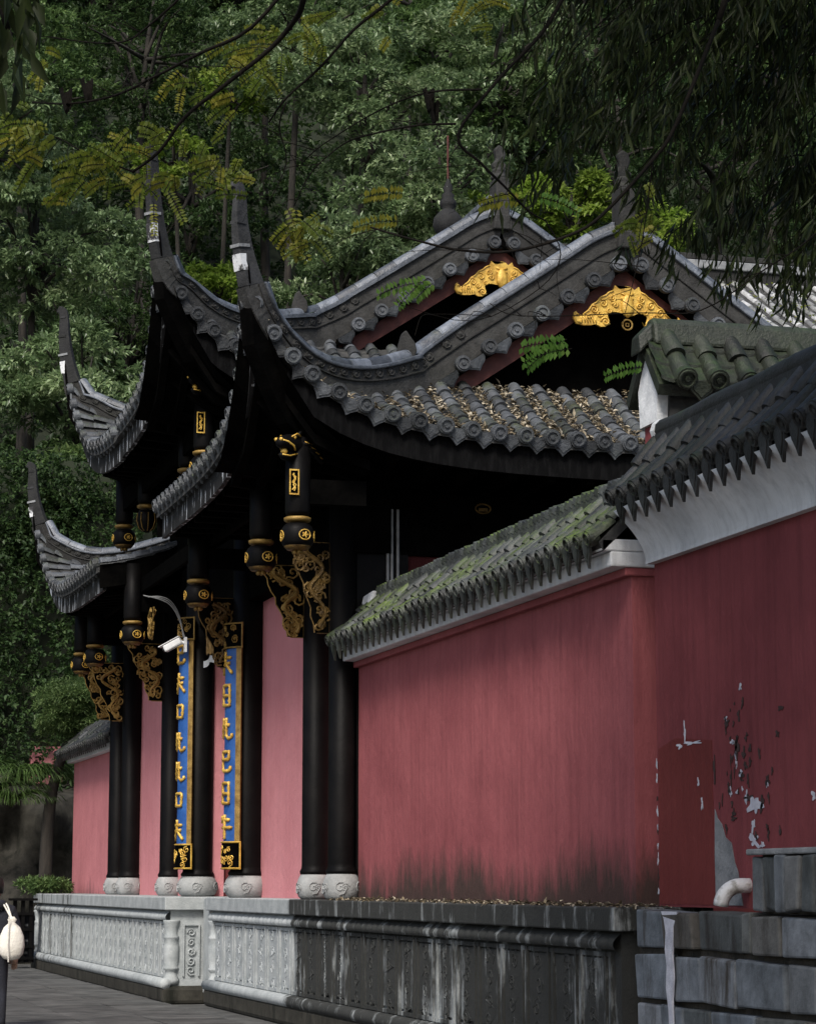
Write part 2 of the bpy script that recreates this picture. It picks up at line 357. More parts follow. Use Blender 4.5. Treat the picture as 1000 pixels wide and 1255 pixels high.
def drip(p, t, side, w, h, mat, parent, joined=None, tilt=.3):
    t = Vector(t); hd = Vector((t.x, t.y, 0)).normalized(); x = Vector(side); x = (x-hd*x.dot(hd)).normalized(); z = x.cross(hd)
    if z.z < 0: x = -x; z = -z
    mw = frame(Vector(p)-hd*.02, x, hd, z)
    if joined is not None:
        b = drip_mesh(w, h, tilt); joined.add([mw @ Vector(v) for v in b.v], b.f)
    else: link('drip_tile', shared('drip%.3f_%.3f_%.2f' % (w, h, tilt), lambda: drip_mesh(w, h, tilt), mat), None, parent, mw)
def pans(rowA, rowB, L, mb, sag=.045):
    """overlapping concave pan tiles between two rows"""
    nA = resample(rowA, L); nB = resample(rowB, L); n = min(len(nA), len(nB))-1
    A = resample(rowA, (sum((a-b).length for a, b in zip(nA, nA[1:])))/max(n, 1)); B = resample(rowB, (sum((a-b).length for a, b in zip(nB, nB[1:])))/max(n, 1))
    n = min(len(A), len(B))-1
    for i in range(n):
        vs = []
        for e, (a, b, up) in enumerate(((A[i], B[i], .018), (A[i+1], B[i+1], -.006))):
            for k in range(5):
                f = k/4; p = a.lerp(b, f); s_ = 4*f*(1-f)*sag; vs.append((p.x, p.y, p.z-s_+up+.03))
        vs2 = vs[:5]; low = [(x, y, z-.03) for x, y, z in vs2]
        mb.add(vs+low, [(k, k+1, k+6, k+5) for k in range(4)] + [(k+10, k+11, k+1, k) for k in range(4)])

# ---------------------------------------------------------------- swept hip-and-gable roof of the gate
XR = 9.45
class End:
    """one hipped end: corner at (Xc,Yc); sg=+1 when the roof lies towards +Y"""
    def __init__(s, Xc, Yc, sg, z0, A=1.35, hornk=1., hx=1.1): s.X, s.Y, s.sg, s.z0, s.A, s.hk, s.hx = Xc, Yc, sg, z0, A, hornk, hx
    def lift(s, d): return s.A*math.exp(-1.27*max(d, 0))
    def side_eave(s, X):
        d = min(X-s.X, (2*XR-s.X)-X); return Vector((X, s.Y+s.sg*(.25-.25*math.exp(-1.5*d)), s.z0+s.lift(d)))
    def front_eave(s, Y):
        d = (Y-s.Y)*s.sg; return Vector((s.X+.15-.15*math.exp(-1.5*d), Y, s.z0+s.lift(d)))
    def hip(s, t): return Vector((s.X+2.5*t, s.Y+s.sg*1.55*t, s.z0+.84*t**s.hx+(s.A-.05)*math.exp(-3.6*t)))
    def slope(s, X, Y, back=False):
        fe = s.front_eave(Y); q = max(0, min(1, (X-fe.x)/(XR-fe.x))); li = fe.z-s.z0
        return s.z0+2.34*(.34*(2*q)**1.45 if q < .5 else .34+1.32*(q-.5))+li*(1-q)**3
    def rake(s, X):
        X = X if X <= XR else 2*XR-X; return s.slope(X, s.Y+s.sg*1.55)
    def siderow(s, X, k=7):
        a = s.side_eave(X); Xm = min(X, 2*XR-X)
        if Xm < s.X+2.5: b = s.hip((Xm-s.X)/2.5); b = Vector((X, b.y, b.z))
        else: b = Vector((X, s.Y+s.sg*1.53, s.z0+.82))
        out = []
        for i in range(k+1):
            f = i/k; p = a.lerp(b, f); p.z = a.z+(b.z-a.z)*(.72*f+.28*f*f); out.append(p)
        return out
    def frontrow(s, Y, k=10, top=None):
        a = s.front_eave(Y); d = (Y-s.Y)*s.sg
        if d < 1.55:
            b = s.hip(d/1.55); out = []
            for i in range(k+1):
                f = i/k; p = a.lerp(b, f); p.z = a.z+(b.z-a.z)*(.72*f+.28*f*f); out.append(p)
            return out
        return [Vector((x, Y, s.slope(x, Y))) for x in np.linspace(a.x, XR, k+1)]
def ridge_run(pts, hs, ws, parent, roofmat='ridge', tile='ridgetile', r=.085, L=.3, band=True, tiles=True, bandz=1e9):
    P = [Vector(p) for p in pts]; m = len(P); Sd = []; Nd = []; T = []
    for i in range(m):
        t = (P[min(i+1, m-1)]-P[max(i-1, 0)]).normalized(); T.append(t)
    hd = None
    for i in range(m):
        h = Vector((T[i].x, T[i].y, 0))
        if h.length > .15 or hd is None: hd = h.normalized()
        s_ = Vector((-hd.y, hd.x, 0)); Sd.append(s_); n_ = T[i].cross(s_)
        if n_.dot(Vector((0, 0, 1)))+n_.dot(-hd)*.3 < 0: n_ = -n_
        Nd.append(n_.normalized())
    MB().sweep(P, Sd, Nd, ws, -.08, hs).build('ridge_wall', roofmat, parent)
    for lo, hi, k, mt in ((.86, 1.0, 1.42, tile), (.46, .52, 1.2, roofmat)):
        MB().sweep(P, Sd, Nd, [w*k for w in ws], [h*lo for h in hs], [h*hi for h in hs]).build('ridge_fillet', mt, parent, bev=.014)
    if band:
        mb = MB(); Q = [(p, i) for i, p in enumerate(P)]
        acc = 0
        for i in range(1, m):
            acc += (P[i]-P[i-1]).length
            if acc > .17 and hs[i] > .18 and P[i].z < bandz:
                acc = 0; c = P[i]+Nd[i]*hs[i]*.72; a = T[i]*.06; b = Nd[i]*hs[i]*.15; o = Sd[i]*(ws[i]*.5)
                for sg in (1, -1):
                    mb.add([c+o*sg-a-b, c+o*sg+a-b, c+o*sg+a+b, c+o*sg-a+b, c+o*sg*1.28], [(0, 1, 4), (1, 2, 4), (2, 3, 4), (3, 0, 4)])
                    mb.tube([c+o*sg*1.15+a*math.cos(u)*.8+b*math.sin(u)*.8 for u in np.linspace(0, 6.28, 8)], .008, 4)
        if mb.v: mb.build('carved_band', roofmat, parent, kind='stuff')
    if tiles:
        top = [P[i]+Nd[i]*hs[i] for i in range(m)]
        Q = resample(top, L)
        for i in range(len(Q)-1):
            t = (Q[i+1]-Q[i]); l_ = t.length; t.normalize(); j = min(range(m), key=lambda k: (top[k]-(Q[i]+Q[i+1])/2).length)
            n_ = (Nd[j]-t*Nd[j].dot(t)).normalized(); x = t.cross(n_)
            sc = min(1, ws[j]/.16)
            link('ridge_tile', shared('ridgecap%.2f' % L, lambda: barrel_mesh(r, L, '', .95), tile), None, parent, frame(Q[i], x*sc, t*(l_/L), n_*sc))
    return P, Sd, Nd, T
def hip_ridge(e, parent, with_gable=True, tip=None):
    """gable ridge running down from the apex, along the hip and up into the horn"""
    X, Y, sg, z0 = e.X, e.Y, e.sg, e.z0; Yg = Y+sg*1.5
    pts, hs, ws = [], [], []
    if with_gable:
        for x in np.linspace(XR+.04, X+2.75, 9): pts.append((x, Yg, e.rake(x))); hs.append(.40); ws.append(.2)
    for t in np.linspace(.93, .14, 10): p = e.hip(t); pts.append(p); hs.append(.22+.16*t); ws.append(.19)
    k = e.hk
    for dx, dy, dz, h, w in ((.14, .06, 1.08, .22, .17), (.02, .0, 1.38, .19, .15), (-.055, -.03, 1.70*k**.5, .15, .115), (-.09, -.05, 2.02*k, .115, .085), (-.085, -.05, 2.26*k, .09, .07), (-.10, -.06, 2.38*k, .075, .065), (-.16, -.09, 2.42*k, .05, .05)):
        pts.append((X+dx, Y+sg*dy, z0+dz)); hs.append(h); ws.append(w)
    C = catmull(pts, 4); n = len(pts)
    if with_gable: C[0] = Vector(pts[0])
    H = list(np.interp(np.linspace(0, n-1, len(C)), range(n), hs)); Wd = list(np.interp(np.linspace(0, n-1, len(C)), range(n), ws))
    ih = len(C)-21
    P, Sd, Nd, T = ridge_run(C[:ih+1], H[:ih+1], Wd[:ih+1], parent, bandz=z0+1.15)
    # bare plaster horn
    hb = MB(); Cp = C[ih:]; S2, N2 = [], []
    hd = Vector((-.85, -.52*sg, 0)).normalized(); s_ = Vector((-hd.y, hd.x, 0))
    for i in range(len(Cp)):
        t = (Cp[min(i+1, len(Cp)-1)]-Cp[max(i-1, 0)]).normalized(); n_ = t.cross(s_)
        if n_.dot(-hd)+n_.z < 0: n_ = -n_
        S2.append(s_); N2.append(n_)
    horn = MB().sweep(Cp, S2, N2, Wd[ih:], -.05, H[ih:]).build('horn', 'horn', parent, bev=.012)
    for q, (k_, lo, hi, mt) in enumerate(((5, -.07, .27, 'cement'), (8, -.07, .26, 'horn'), (13, -.055, .22, 'horn'))):
        if k_ < len(Cp)-1:
            i = k_; MB().sweep([Cp[i]-(Cp[i+1]-Cp[i]).normalized()*.016, Cp[i]+(Cp[i+1]-Cp[i]).normalized()*.016], [s_]*2, [N2[i]]*2, Wd[ih+i]*1.25, lo*Wd[ih+i]/.17*1.4, H[ih+i]*.6).build('horn_collar', mt, horn)
    i = 5; pb = MB().sweep(Cp[2:5], S2[2:5], N2[2:5], [w*1.03 for w in Wd[ih+2:ih+5]], -.056, [.02, .01, .03]); pb.build('limewash_patch', 'peelplaster', horn)
    # leaf finial on the hip
    p = e.hip(.80); top = p+Vector((0, 0, .40))
    poly = [(a*.72, b*.72) for a, b in ((-.13, 0), (.15, 0), (.19, .10), (.16, .22), (.08, .33), (.02, .42), (-.05, .36), (-.10, .18))]
    MB().prism(poly, top-Vector((.0, .03, .03)), (.9, -.35*sg, 0), (0, 0, 1), (0, .07, 0)).build('leaf_finial', 'ridge', parent, bev=.02)
    return pts
def bat_ornament(c, parent, k=1.):
    """gilded bat with a coin, relief plate facing -Y; c = point at the plate's foot centre"""
    half = [(0, .44), (.05, .43), (.08, .40), (.13, .44), (.15, .39), (.2, .37), (.23, .34), (.29, .31), (.33, .26), (.38, .23), (.42, .17), (.47, .13), (.49, .09), (.545, .10), (.55, .145), (.575, .13), (.585, .07), (.55, .015), (.48, .0), (.40, .005), (.34, .02), (.29, -.005), (.24, .0), (.19, .03), (.17, .075), (.20, .085), (.215, .12), (.18, .155), (.12, .16), (.06, .13)]
    full = half + [(-a, b) for a, b in reversed(half[1:])]
    # concave outline -> fan from strips: triangulate with bmesh
    import bmesh
    bm = bmesh.new(); f = bm.faces.new([bm.verts.new((c[0]+a*k, c[1], c[2]+b*k)) for a, b in full])
    r = bmesh.ops.triangulate(bm, faces=[f]); ex = bmesh.ops.extrude_face_region(bm, geom=bm.faces[:])
    bmesh.ops.translate(bm, verts=[g for g in ex['geom'] if isinstance(g, bmesh.types.BMVert)], vec=(0, -.035, 0))
    bmesh.ops.recalc_face_normals(bm, faces=bm.faces[:])
    me = bpy.data.meshes.new('bat_plate'); bm.to_mesh(me); bm.free()
    o = link('bat_plate', me, 'gold', parent)
    mb = MB(); y = c[1]-.04
    T3 = lambda q: [(c[0]+a*k, y, c[2]+b*k) for a, b in q]
    for sx in (1, -1):
        for (cx, cz, r_, a0, tn) in ((.24, .05, .05, 0, 1.6), (.16, .30, .04, 2, 1.5), (.26, .24, .045, 1, 1.5), (.36, .17, .045, 1, 1.5), (.13, .23, .035, 0, 1.4), (.3, .13, .035, 3, 1.3), (.2, .17, .03, 3, 1.3), (.42, .1, .03, 2, 1.2)):
            mb.tube(T3([(sx*a, b) for a, b in spiral((cx, cz), r_, .006, a0, tn)]), .010*k, 5)
        for q in range(6): mb.tube(T3([(sx*(.34+.03*q), .03), (sx*(.36+.03*q), .09+.01*q*.3)]), .007, 4)
        mb.tube(T3([(sx*.5, .02), (sx*.55, .04), (sx*.57, .08), (sx*.555, .12), (sx*.53, .105)]), .013, 5)
        mb.tube(T3([(sx*a, b-.012) for a, b in half[4:12]]), .009, 4)
    for q in range(5): mb.tube(T3([(-.07+.004*q, .36-.05*q), (-.03, .345-.05*q), (.03, .345-.05*q), (.07-.004*q, .36-.05*q)]), .013, 5)
    mb.build('relief_scrolls', 'gold', o, True)
    MB().lathe([(.001, 0), (.05, .02), (.075, .08), (.07, .16), (.045, .23), (.001, .27)], (0, 0, 0), 12, .55)
    b = MB().lathe([(.001, 0), (.05, .03), (.078, .10), (.07, .18), (.045, .24), (.001, .28)], (c[0], c[1]-.045, c[2]+.11), 12, .5); b.build('bat_body', 'gold', o, True)
    cm = MB(); cm.tube([(c[0]+.058*math.cos(a), y+.01, c[2]+.035+.058*math.sin(a)) for a in np.linspace(0, 2*math.pi, 17)], .010, 6)
    cm.tube([(c[0]+a, y+.01, c[2]+.035+b) for a, b in ((-.017, -.017), (.017, -.017), (.017, .017), (-.017, .017), (-.017, -.017))], .006, 4)
    cm.build('coin_ring', 'goldpaint', o)
    return o
def gable(e, parent, bat=True):
    X, Y, sg, z0 = e.X, e.Y, e.sg, e.z0; Yg = Y+sg*1.5
    xs = list(np.linspace(X+2.3, XR, 12)); L = [(x, e.rake(x)) for x in xs]
    full = L + [(2*XR-x, z) for x, z in reversed(L[:-1])]
    zb = z0+.72
    rec = MB(); rec.prism([(x, z-.10) for x, z in full] + [(full[-1][0], zb-.2), (full[0][0], zb-.2)], (0, Yg+sg*.42, 0), (1, 0, 0), (0, 0, 1), (0, sg*.06, 0))
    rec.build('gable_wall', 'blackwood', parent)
    # rake deck carrying the ridge
    MB().grid([[(x, Yg-sg*.12, z-.02) for x, z in full], [(x, Yg+sg*.5, z-.02) for x, z in full]], .09).build('verge_deck', 'blackwood', parent)
    for sd in (1, -1):
        b = [(x if sd == 1 else 2*XR-x, z) for x, z in L[:]]
        poly = [(x, z-.10) for x, z in b] + [(x, z-.33) for x, z in reversed(b)]
        MB().prism(poly, (0, Yg-sg*.02, 0), (1, 0, 0), (0, 0, 1), (0, sg*.04, 0)).build('barge_board', 'barge', parent)
    # verge discs and curved drips along both rakes
    for sd in (1, -1):
        acc = .12; step = .36
        for i in range(9):
            x = XR-.13-i*.30
            if x < X+2.6: break
            z = e.rake(x); xx = x if sd == 1 else 2*XR-x
            sl = (e.rake(x+.05)-e.rake(x-.05))/.1*sd; t = Vector((1, 0, sl)).normalized(); n_ = Vector((-t.z, 0, t.x))
            p = Vector((xx, Yg-sg*.2, z))-n_*.0
            link('eave_disc', shared('disc0.088', lambda: disc_mesh(.088), 'tile'), None, parent, frame(p, Vector((1, 0, 0)), Vector((0, sg, 0)), Vector((0, 0, 1))))
            mb = barrel_mesh(.08, .2, '')
            link('verge_tile', shared('vb', lambda: barrel_mesh(.08, .2, ''), 'tile'), None, parent, frame(p-Vector((0, 0, .015)), Vector((sg, 0, 0)), Vector((0, sg, 0)), Vector((0, 0, 1))))
            p2 = Vector((xx-sd*.15, Yg-sg*.17, e.rake(x-.15)-.05))
            link('verge_drip', shared('vdrip', lambda: drip_mesh(.24, .12, .35), 'tile'), None, parent, frame(p2, t, Vector((0, sg, 0)), n_))
    if bat: bat_ornament((XR, Yg-sg*.06, z0+1.555), parent, 1.08)
    # the other half of the gable ridge
    rp = [(2*XR-x, Yg, e.rake(x)) for x in np.linspace(XR+.04, X+2.75, 14)]
    ridge_run(rp, [.40]*14, [.2]*14, parent, bandz=0)
    # post at the ridge end
    zt = z0+2.34+.38
    fin = MB(); w = .09
    fin.box(XR-w, XR+w, Yg-.17, Yg+.13, zt-.22, zt+.42); fin.prism([(-.13, 0), (.13, 0), (.10, .2), (-.10, .2)], (XR, Yg-.185, zt-.28), (1, 0, 0), (0, 0, 1), (0, .3, 0))
    fin.lathe([(.10, .42), (.12, .45), (.09, .50), (.10, .55), (.07, .58)], (XR, Yg, zt), 10)
    fin.build('ridge_post', 'ridge', parent, bev=.02)
    pf = MB(); pf.prism([(-.08, 0), (.08, 0), (.10, .06), (.05, .10), (.085, .2), (.06, .29), (-.01, .33), (-.07, .27), (-.045, .13), (-.10, .07)], (XR, Yg-.05, zt+.56), (1, 0, 0), (0, 0, 1), (0, .10, 0))
    pf.build('post_finial', 'ridge', parent, bev=.02)
def eave_kit(e, parent, line, inward, side_dir, n=40, peel=False, depth=1.35, zin=None):
    """fascia board, soffit and rafters under an eave polyline"""
    P = [Vector(p) for p in line]; ins = [Vector(inward)]*len(P)
    top = [p+ins[i]*.10 for i, p in enumerate(P)]
    S_ = [Vector(inward)]*len(P); N_ = [Vector((0, 0, 1))]*len(P)
    MB().sweep(top, S_, N_, .05, -.36, -.075).build('fascia_board', 'peelboard' if peel else 'eaveboard', parent)
    zi = zin if zin is not None else e.z0-.12
    G = []
    for f in np.linspace(0, 1, 5):
        row = []
        for i, p in enumerate(P):
            q = p+ins[i]*(.15+(depth-.15)*f); g = (1-f)**2
            row.append((q.x, q.y, (p.z-.24)*g+(zi)*(1-g)))
        G.append(row)
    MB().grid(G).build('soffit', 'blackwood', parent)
    m = max(3, int(sum((a-b).length for a, b in zip(P, P[1:]))/.42)); Q = resample(P, .42)
    for q in Q[1:-1]:
        a = q+Vector(inward)*.16-Vector((0, 0, .30)); b = q+Vector(inward)*depth; b.z = zi-.03
        mid = a.lerp(b, .5); mid.z = (a.z-b.z)*.25+b.z
        MB().sweep([a, mid, b], [Vector(side_dir)]*3, [Vector((0, 0, 1))]*3, .09, -.1, 0).build('rafter', 'blackwood', parent)
# ---------------------------------------------------------------- ground and hill
def hill_z(x, y):
    r = max(0, y-49); w = math.sin(x*.37+y*.21)*.5+math.sin(x*.13-y*.31)*.6
    left = max(0, min(1, (9-x)/6))
    return -1.35 + (.9*left+.2)*min(1, r/3) + max(0, r-2)*.40 + max(0, y-62)*.62 + (w*.5 if r > 2 else 0)
xs = list(np.linspace(-70, 110, 61)); ys = [-60, -20, 0, 20, 35, 45, 49] + list(np.linspace(51, 160, 40))
g = MB().grid([[(x, y, hill_z(x, y)-.004) for x in xs] for y in ys if y >= 49]).build('hillside', 'soil', None, True); struct(g)
g = MB().grid([[(-70, -60, -1.35), (110, -60, -1.35)], [(-70, 49.5, -1.35), (110, 49.5, -1.35)]]).build('ground', 'ground'); struct(g)
pv = MB().box(2.2, 5.45, 10, 46, -1.36, -1.345).build('pavement', 'mortar'); struct(pv)
slab_me = MB().box(.006, .804, .006, .594, 0, .05).mesh('paving_slab'); slab_me.materials.append(M['ground'])
for i in range(4):
    for j in range(44):
        link('paving_slab', slab_me, None, pv, Matrix.Translation((2.22+.81*i, 19+.6*j+(.3 if i % 2 else 0), -1.346+random.uniform(-.004, .004))))

# ---------------------------------------------------------------- stone plinth
pl = thing('stone_plinth', (6.3, 30, -1.35), 'long carved grey stone plinth under the temple gate and red wall', 'plinth')
def plinth_run(x0, y0, y1, mat, pitch, fine, posts=()):
    MB().box(x0, 6.75, y0, y1, -.165, 0).build('cap_slab', mat, pl, bev=.012)
    MB().box(x0+.09, 6.7, y0+.09, y1-.02, -1.2, -.166).build('core', mat, pl)
    # fluted moulding under the slab
    n = int((y1-y0)/.05); mo = MB(); G = []
    for a in np.linspace(-.2, math.pi*.62, 8):
        G.append([(x0+.1-.085*math.sin(a+.2)-.012*math.sin(j*1.55)*math.sin(a), y0+.06+(y1-y0-.1)*j/n, -.166-.125*(a+.2)/(math.pi*.62+.2)) for j in range(n+1)])
    mo.grid(G).build('fluted_moulding', mat, pl, True)
    MB().box(x0-.02, 6.6, y0-.01, y1+.02, -1.35, -1.12).build('foot_course', 'rock', pl, bev=.05)
    mo = MB(); mo.tube([(x0+.02, y, -1.09) for y in np.linspace(y0, y1, 12)], .07, 8); mo.build('foot_roll', mat, pl, True)
    # framed relief panels with uprights between
    k = int((y1-y0-.3)/pitch)
    for i in range(k):
        ya = y0+.22+i*pitch; w = pitch
        f = MB(); d = x0+.088
        f.box(d-.03, d+.02, ya, ya+.05, -1.02, -.31); f.box(d-.03, d+.02, ya+.11, ya+.15, -1.02, -.31)
        f.box(d-.022, d+.02, ya+.051, ya+w-.001, -.345, -.312); f.box(d-.022, d+.02, ya+.151, ya+w-.001, -1.02, -.985)
        f.build('panel_frame', mat, pl)
        s_ = MB(); rs = random.Random(i+int(y0*10)); cy = ya+(w+.15)/2; hw = (w-.2)/2
        for q in range(fine):
            cz = -.42-.52*q/max(1, fine-1)*1.0; sgn = 1 if (q+i) % 2 else -1
            s_.tube([(d-.008, cy+sgn*a, cz+b) for a, b in spiral((rs.uniform(-.2, .2)*hw, 0), min(hw*.75, .085), .012, rs.uniform(0, 6), 1.5, 10)], .013, 4)
            s_.tube([(d-.006, cy+rs.uniform(-1, 1)*hw*.8, cz+.06), (d-.010, cy+rs.uniform(-1, 1)*hw*.8, cz), (d-.006, cy+rs.uniform(-1, 1)*hw*.8, cz-.06)], .012, 4)
        s_.box(d-.014, d+.01, cy-hw, cy+hw, -.96, -.36)
        s_.build('relief_panel', mat, pl)
def baluster(x, y, mat):
    pr = [(.10, -1.1), (.11, -1.04), (.075, -.98), (.075, -.93), (.10, -.91), (.10, -.89), (.085, -.87), (.105, -.78), (.105, -.62), (.085, -.54), (.10, -.52), (.10, -.50), (.075, -.47), (.09, -.38), (.11, -.31), (.11, -.292)]
    MB().lathe(pr, (x, y, 0), 14).build('corner_baluster', mat, pl, True)
plinth_run(6.0, 16.15, 30.9, 'plinth', .62, 4)
plinth_run(5.55, 31.3, 44.9, 'plinthfar', .44, 4)
MB().box(6.05, 6.7, 30.9, 31.3, -1.2, -.02).build('core', 'plinthfar', pl)
baluster(5.66, 31.42, 'plinthfar'); baluster(5.66, 44.75, 'plinthfar'); baluster(6.11, 30.75, 'plinth')
# carved end panel of the projecting part
ep = MB()
for a, b, c, d in ((5.80, 5.82, -1.0, -.34), (6.00, 6.02, -1.0, -.34)): ep.box(a, b, 31.36, 31.40, c, d)
ep.box(5.82, 6.0, 31.36, 31.40, -.36, -.34)
for q in range(5): ep.tube([(5.91+a*(1 if q % 2 else -1), 31.372, -.45-.12*q+b) for a, b in spiral((0, 0), .06, .01, q, 1.4, 10)], .012, 4)
ep.build('carved_end_panel', 'plinthfar', pl)
# ---------------------------------------------------------------- red walls with tiled caps
def cap_roof(parent, name, x_e, x_r, z_e, z_r, y0, y1, pitch, mat, L, r, dripw, driph, lean=0, ridge='slant', tilt=.3, end=True, x_back=None):
    """tiled cap running along Y, front slope towards -X"""
    xb = x_back or 2*x_r-x_e
    deck = MB().prism([(x_e+.03, z_e-.02), (x_r, z_r-.02), (xb-.03, z_e-.02), (xb-.06, z_e-.09), (x_r, z_r-.14), (x_e+.06, z_e-.09)], (0, y0, 0), (1, 0, 0), (0, 0, 1), (0, y1-y0, 0)).build(name, 'pan', parent)
    n = int((y1-y0)/pitch); rows = []
    for i in range(n+1):
        y = y0+.06+(y1-y0-.12)*i/n
        z_j = random.uniform(-.012, .012)
        pts = [(x_e+(x_r-x_e)*f, y+lean*f, z_e+(z_r-z_e)*(.85*f+.15*f*f)+z_j) for f in np.linspace(0, 1, 6)]
        rows.append(pts)
        P = rowtiles(pts, (0, 1, 0), L, r, mat, deck)
        endpiece(P[0], P[1]-P[0], (0, 1, 0), r*1.05, mat, deck)
        if i < n:
            y2 = y+(y1-y0-.12)/n/2
            drip((x_e-.0, y2, z_e+.0), P[1]-P[0], (0, 1, 0), dripw, driph, mat, deck, tilt=tilt)
    mb = MB()
    for a, b in zip(rows, rows[1:]): pans([Vector(p) for p in a], [Vector(p) for p in b], L, mb)
    mb.build('pan_tiles', mat, deck, kind='stuff')
    # plain rows on the far slope
    mb = MB()
    for i in range(n+1):
        y = y0+.06+(y1-y0-.12)*i/n
        rowtiles([(xb-(xb-x_r)*f, y, z_e+(z_r-z_e)*f) for f in np.linspace(0, 1, 4)], (0, 1, 0), L, r, mat, deck, joined=mb)
    mb.build('rear_tile_rows', mat, deck, kind='stuff')
    return deck
lw = thing('red_wall', (6.6, 20.8, 0), 'long pinkish red plaster wall with mossy tiled cap beside the gate columns', 'wall')
MB().box(6.4, 6.8, 16.75, 24.75, .002, 2.46).build('wall_body', 'wall', lw)
MB().box(6.22, 6.93, 16.7, 24.78, 2.462, 2.575).build('lower_cornice', 'cornice', lw, bev=.012)
MB().box(6.15, 7.0, 16.7, 24.78, 2.577, 2.665).build('upper_cornice', 'cornice', lw, bev=.01)
MB().box(6.34, 6.86, 16.72, 24.76, 2.40, 2.4615).build('shadow_mould', 'wall', lw, bev=.01)
d1 = cap_roof(lw, 'tiled_cap', 6.10, 6.56, 2.66, 3.10, 16.7, 24.8, .225, 'tilelow', .24, .062, .15, .20, tilt=.12)
MB().box(6.49, 6.65, 16.75, 24.4, 2.95, 3.16).build('ridge_wall', 'tilelow', lw)
for i in range(76):
    y = 16.8+.1*i
    link('ridge_tile', shared('slant', lambda: MB().prism([(-.085, -.02), (.085, -.02), (.075, .035), (0, .055), (-.075, .035)], (0, 0, 0), (1, 0, 0), (0, 0, 1), (0, .085, .03)), 'tilelow'), None, lw,
         Matrix.Translation((6.57, y, 3.16+random.uniform(-.006, .006))) @ Matrix.Rotation(random.uniform(-.05, .05), 4, 'X'))
MB().prism([(-.17, -.1), (.17, -.1), (.12, .16), (-.12, .16)], (6.57, 24.4, 3.02), (1, 0, 0), (0, 0, 1), (0, .38, -.02)).build('ridge_end', 'cornice', lw, bev=.02)

tw = thing('tall_red_wall', (6.7, 13, 0), 'darker red plaster wall with white cove cornice above rough stone blocks', 'wall')
MB().box(6.5, 6.95, 8, 16.55, .002, 2.53).build('wall_body', 'tallwall', tw)
G = []
for a in np.linspace(0, 1, 9):
    G.append([(6.44-.25*(a**1.7), y, 2.49+.36*a+.004*math.sin(y*9)) for y in np.linspace(16.56, 8, 26)])
for p in ((6.6, 2.85),): G.append([(p[0], y, p[1]) for y in np.linspace(16.56, 8, 26)])
cv = MB().grid(G)
cv.add([(r[0][0], r[0][1], r[0][2]) for r in G] + [(6.6, 16.56, 2.49)], [tuple(range(len(G)))+(len(G),)])
cv.build('cove_cornice', 'cornice', tw, True)
MB().box(6.435, 7.0, 8, 16.558, 2.465, 2.492).build('cornice_foot', 'cornice', tw)
d2 = cap_roof(tw, 'tiled_cap', 6.20, 6.58, 2.93, 3.40, 10.2, 16.6, .235, 'tiledark', .25, .066, .16, .21, tilt=.12)
mb = MB(); mb.tube([(6.58, y, 3.45+.008*math.sin(y*5)) for y in np.linspace(10, 16.55, 20)], .085, 10); mb.build('ridge_roll', 'tiledark', tw, True)
MB().box(6.50, 6.66, 10, 16.5, 3.25, 3.42).build('ridge_wall', 'tiledark', tw)
link('ridge_roll_end', MB().lathe([(.09, -.05), (.1, 0), (.05, .03)], (0, 0, 0), 10).mesh('rre'), 'cornice', tw, frame(Vector((6.58, 16.55, 3.45)), Vector((1, 0, 0)), Vector((0, 0, 1)), Vector((0, 1, 0))))
# repainted patch, peeled chips
MB().prism([(15.52, .02), (16.53, .02), (16.52, 1.12), (16.2, 1.18), (15.9, 1.16), (15.53, 1.13)], (6.5, 0, 0), (0, 1, 0), (0, 0, 1), (-.004, 0, 0)).build('repainted_patch', 'patch', tw)
def chip(y, z, w, h, mat, seed, name='bare_chip', x=6.4985):
    rs = random.Random(seed); n = 26; ph = [rs.uniform(0, 6.28) for _ in range(4)]; am = [rs.uniform(.1, .3) for _ in range(4)]
    rr_ = lambda a: max(.25, .8+sum(am[q]*math.sin((q+2)*a+ph[q]) for q in range(4))+rs.uniform(-.12, .12))
    poly = [(y+w*math.cos(a)*rr_(a), z+h*math.sin(a)*rr_(a)) for a in np.linspace(0, 2*math.pi, n, endpoint=False)]
    MB().prism(poly, (x, 0, 0), (0, 1, 0), (0, 0, 1), (-.003, 0, 0)).build(name, mat, tw)
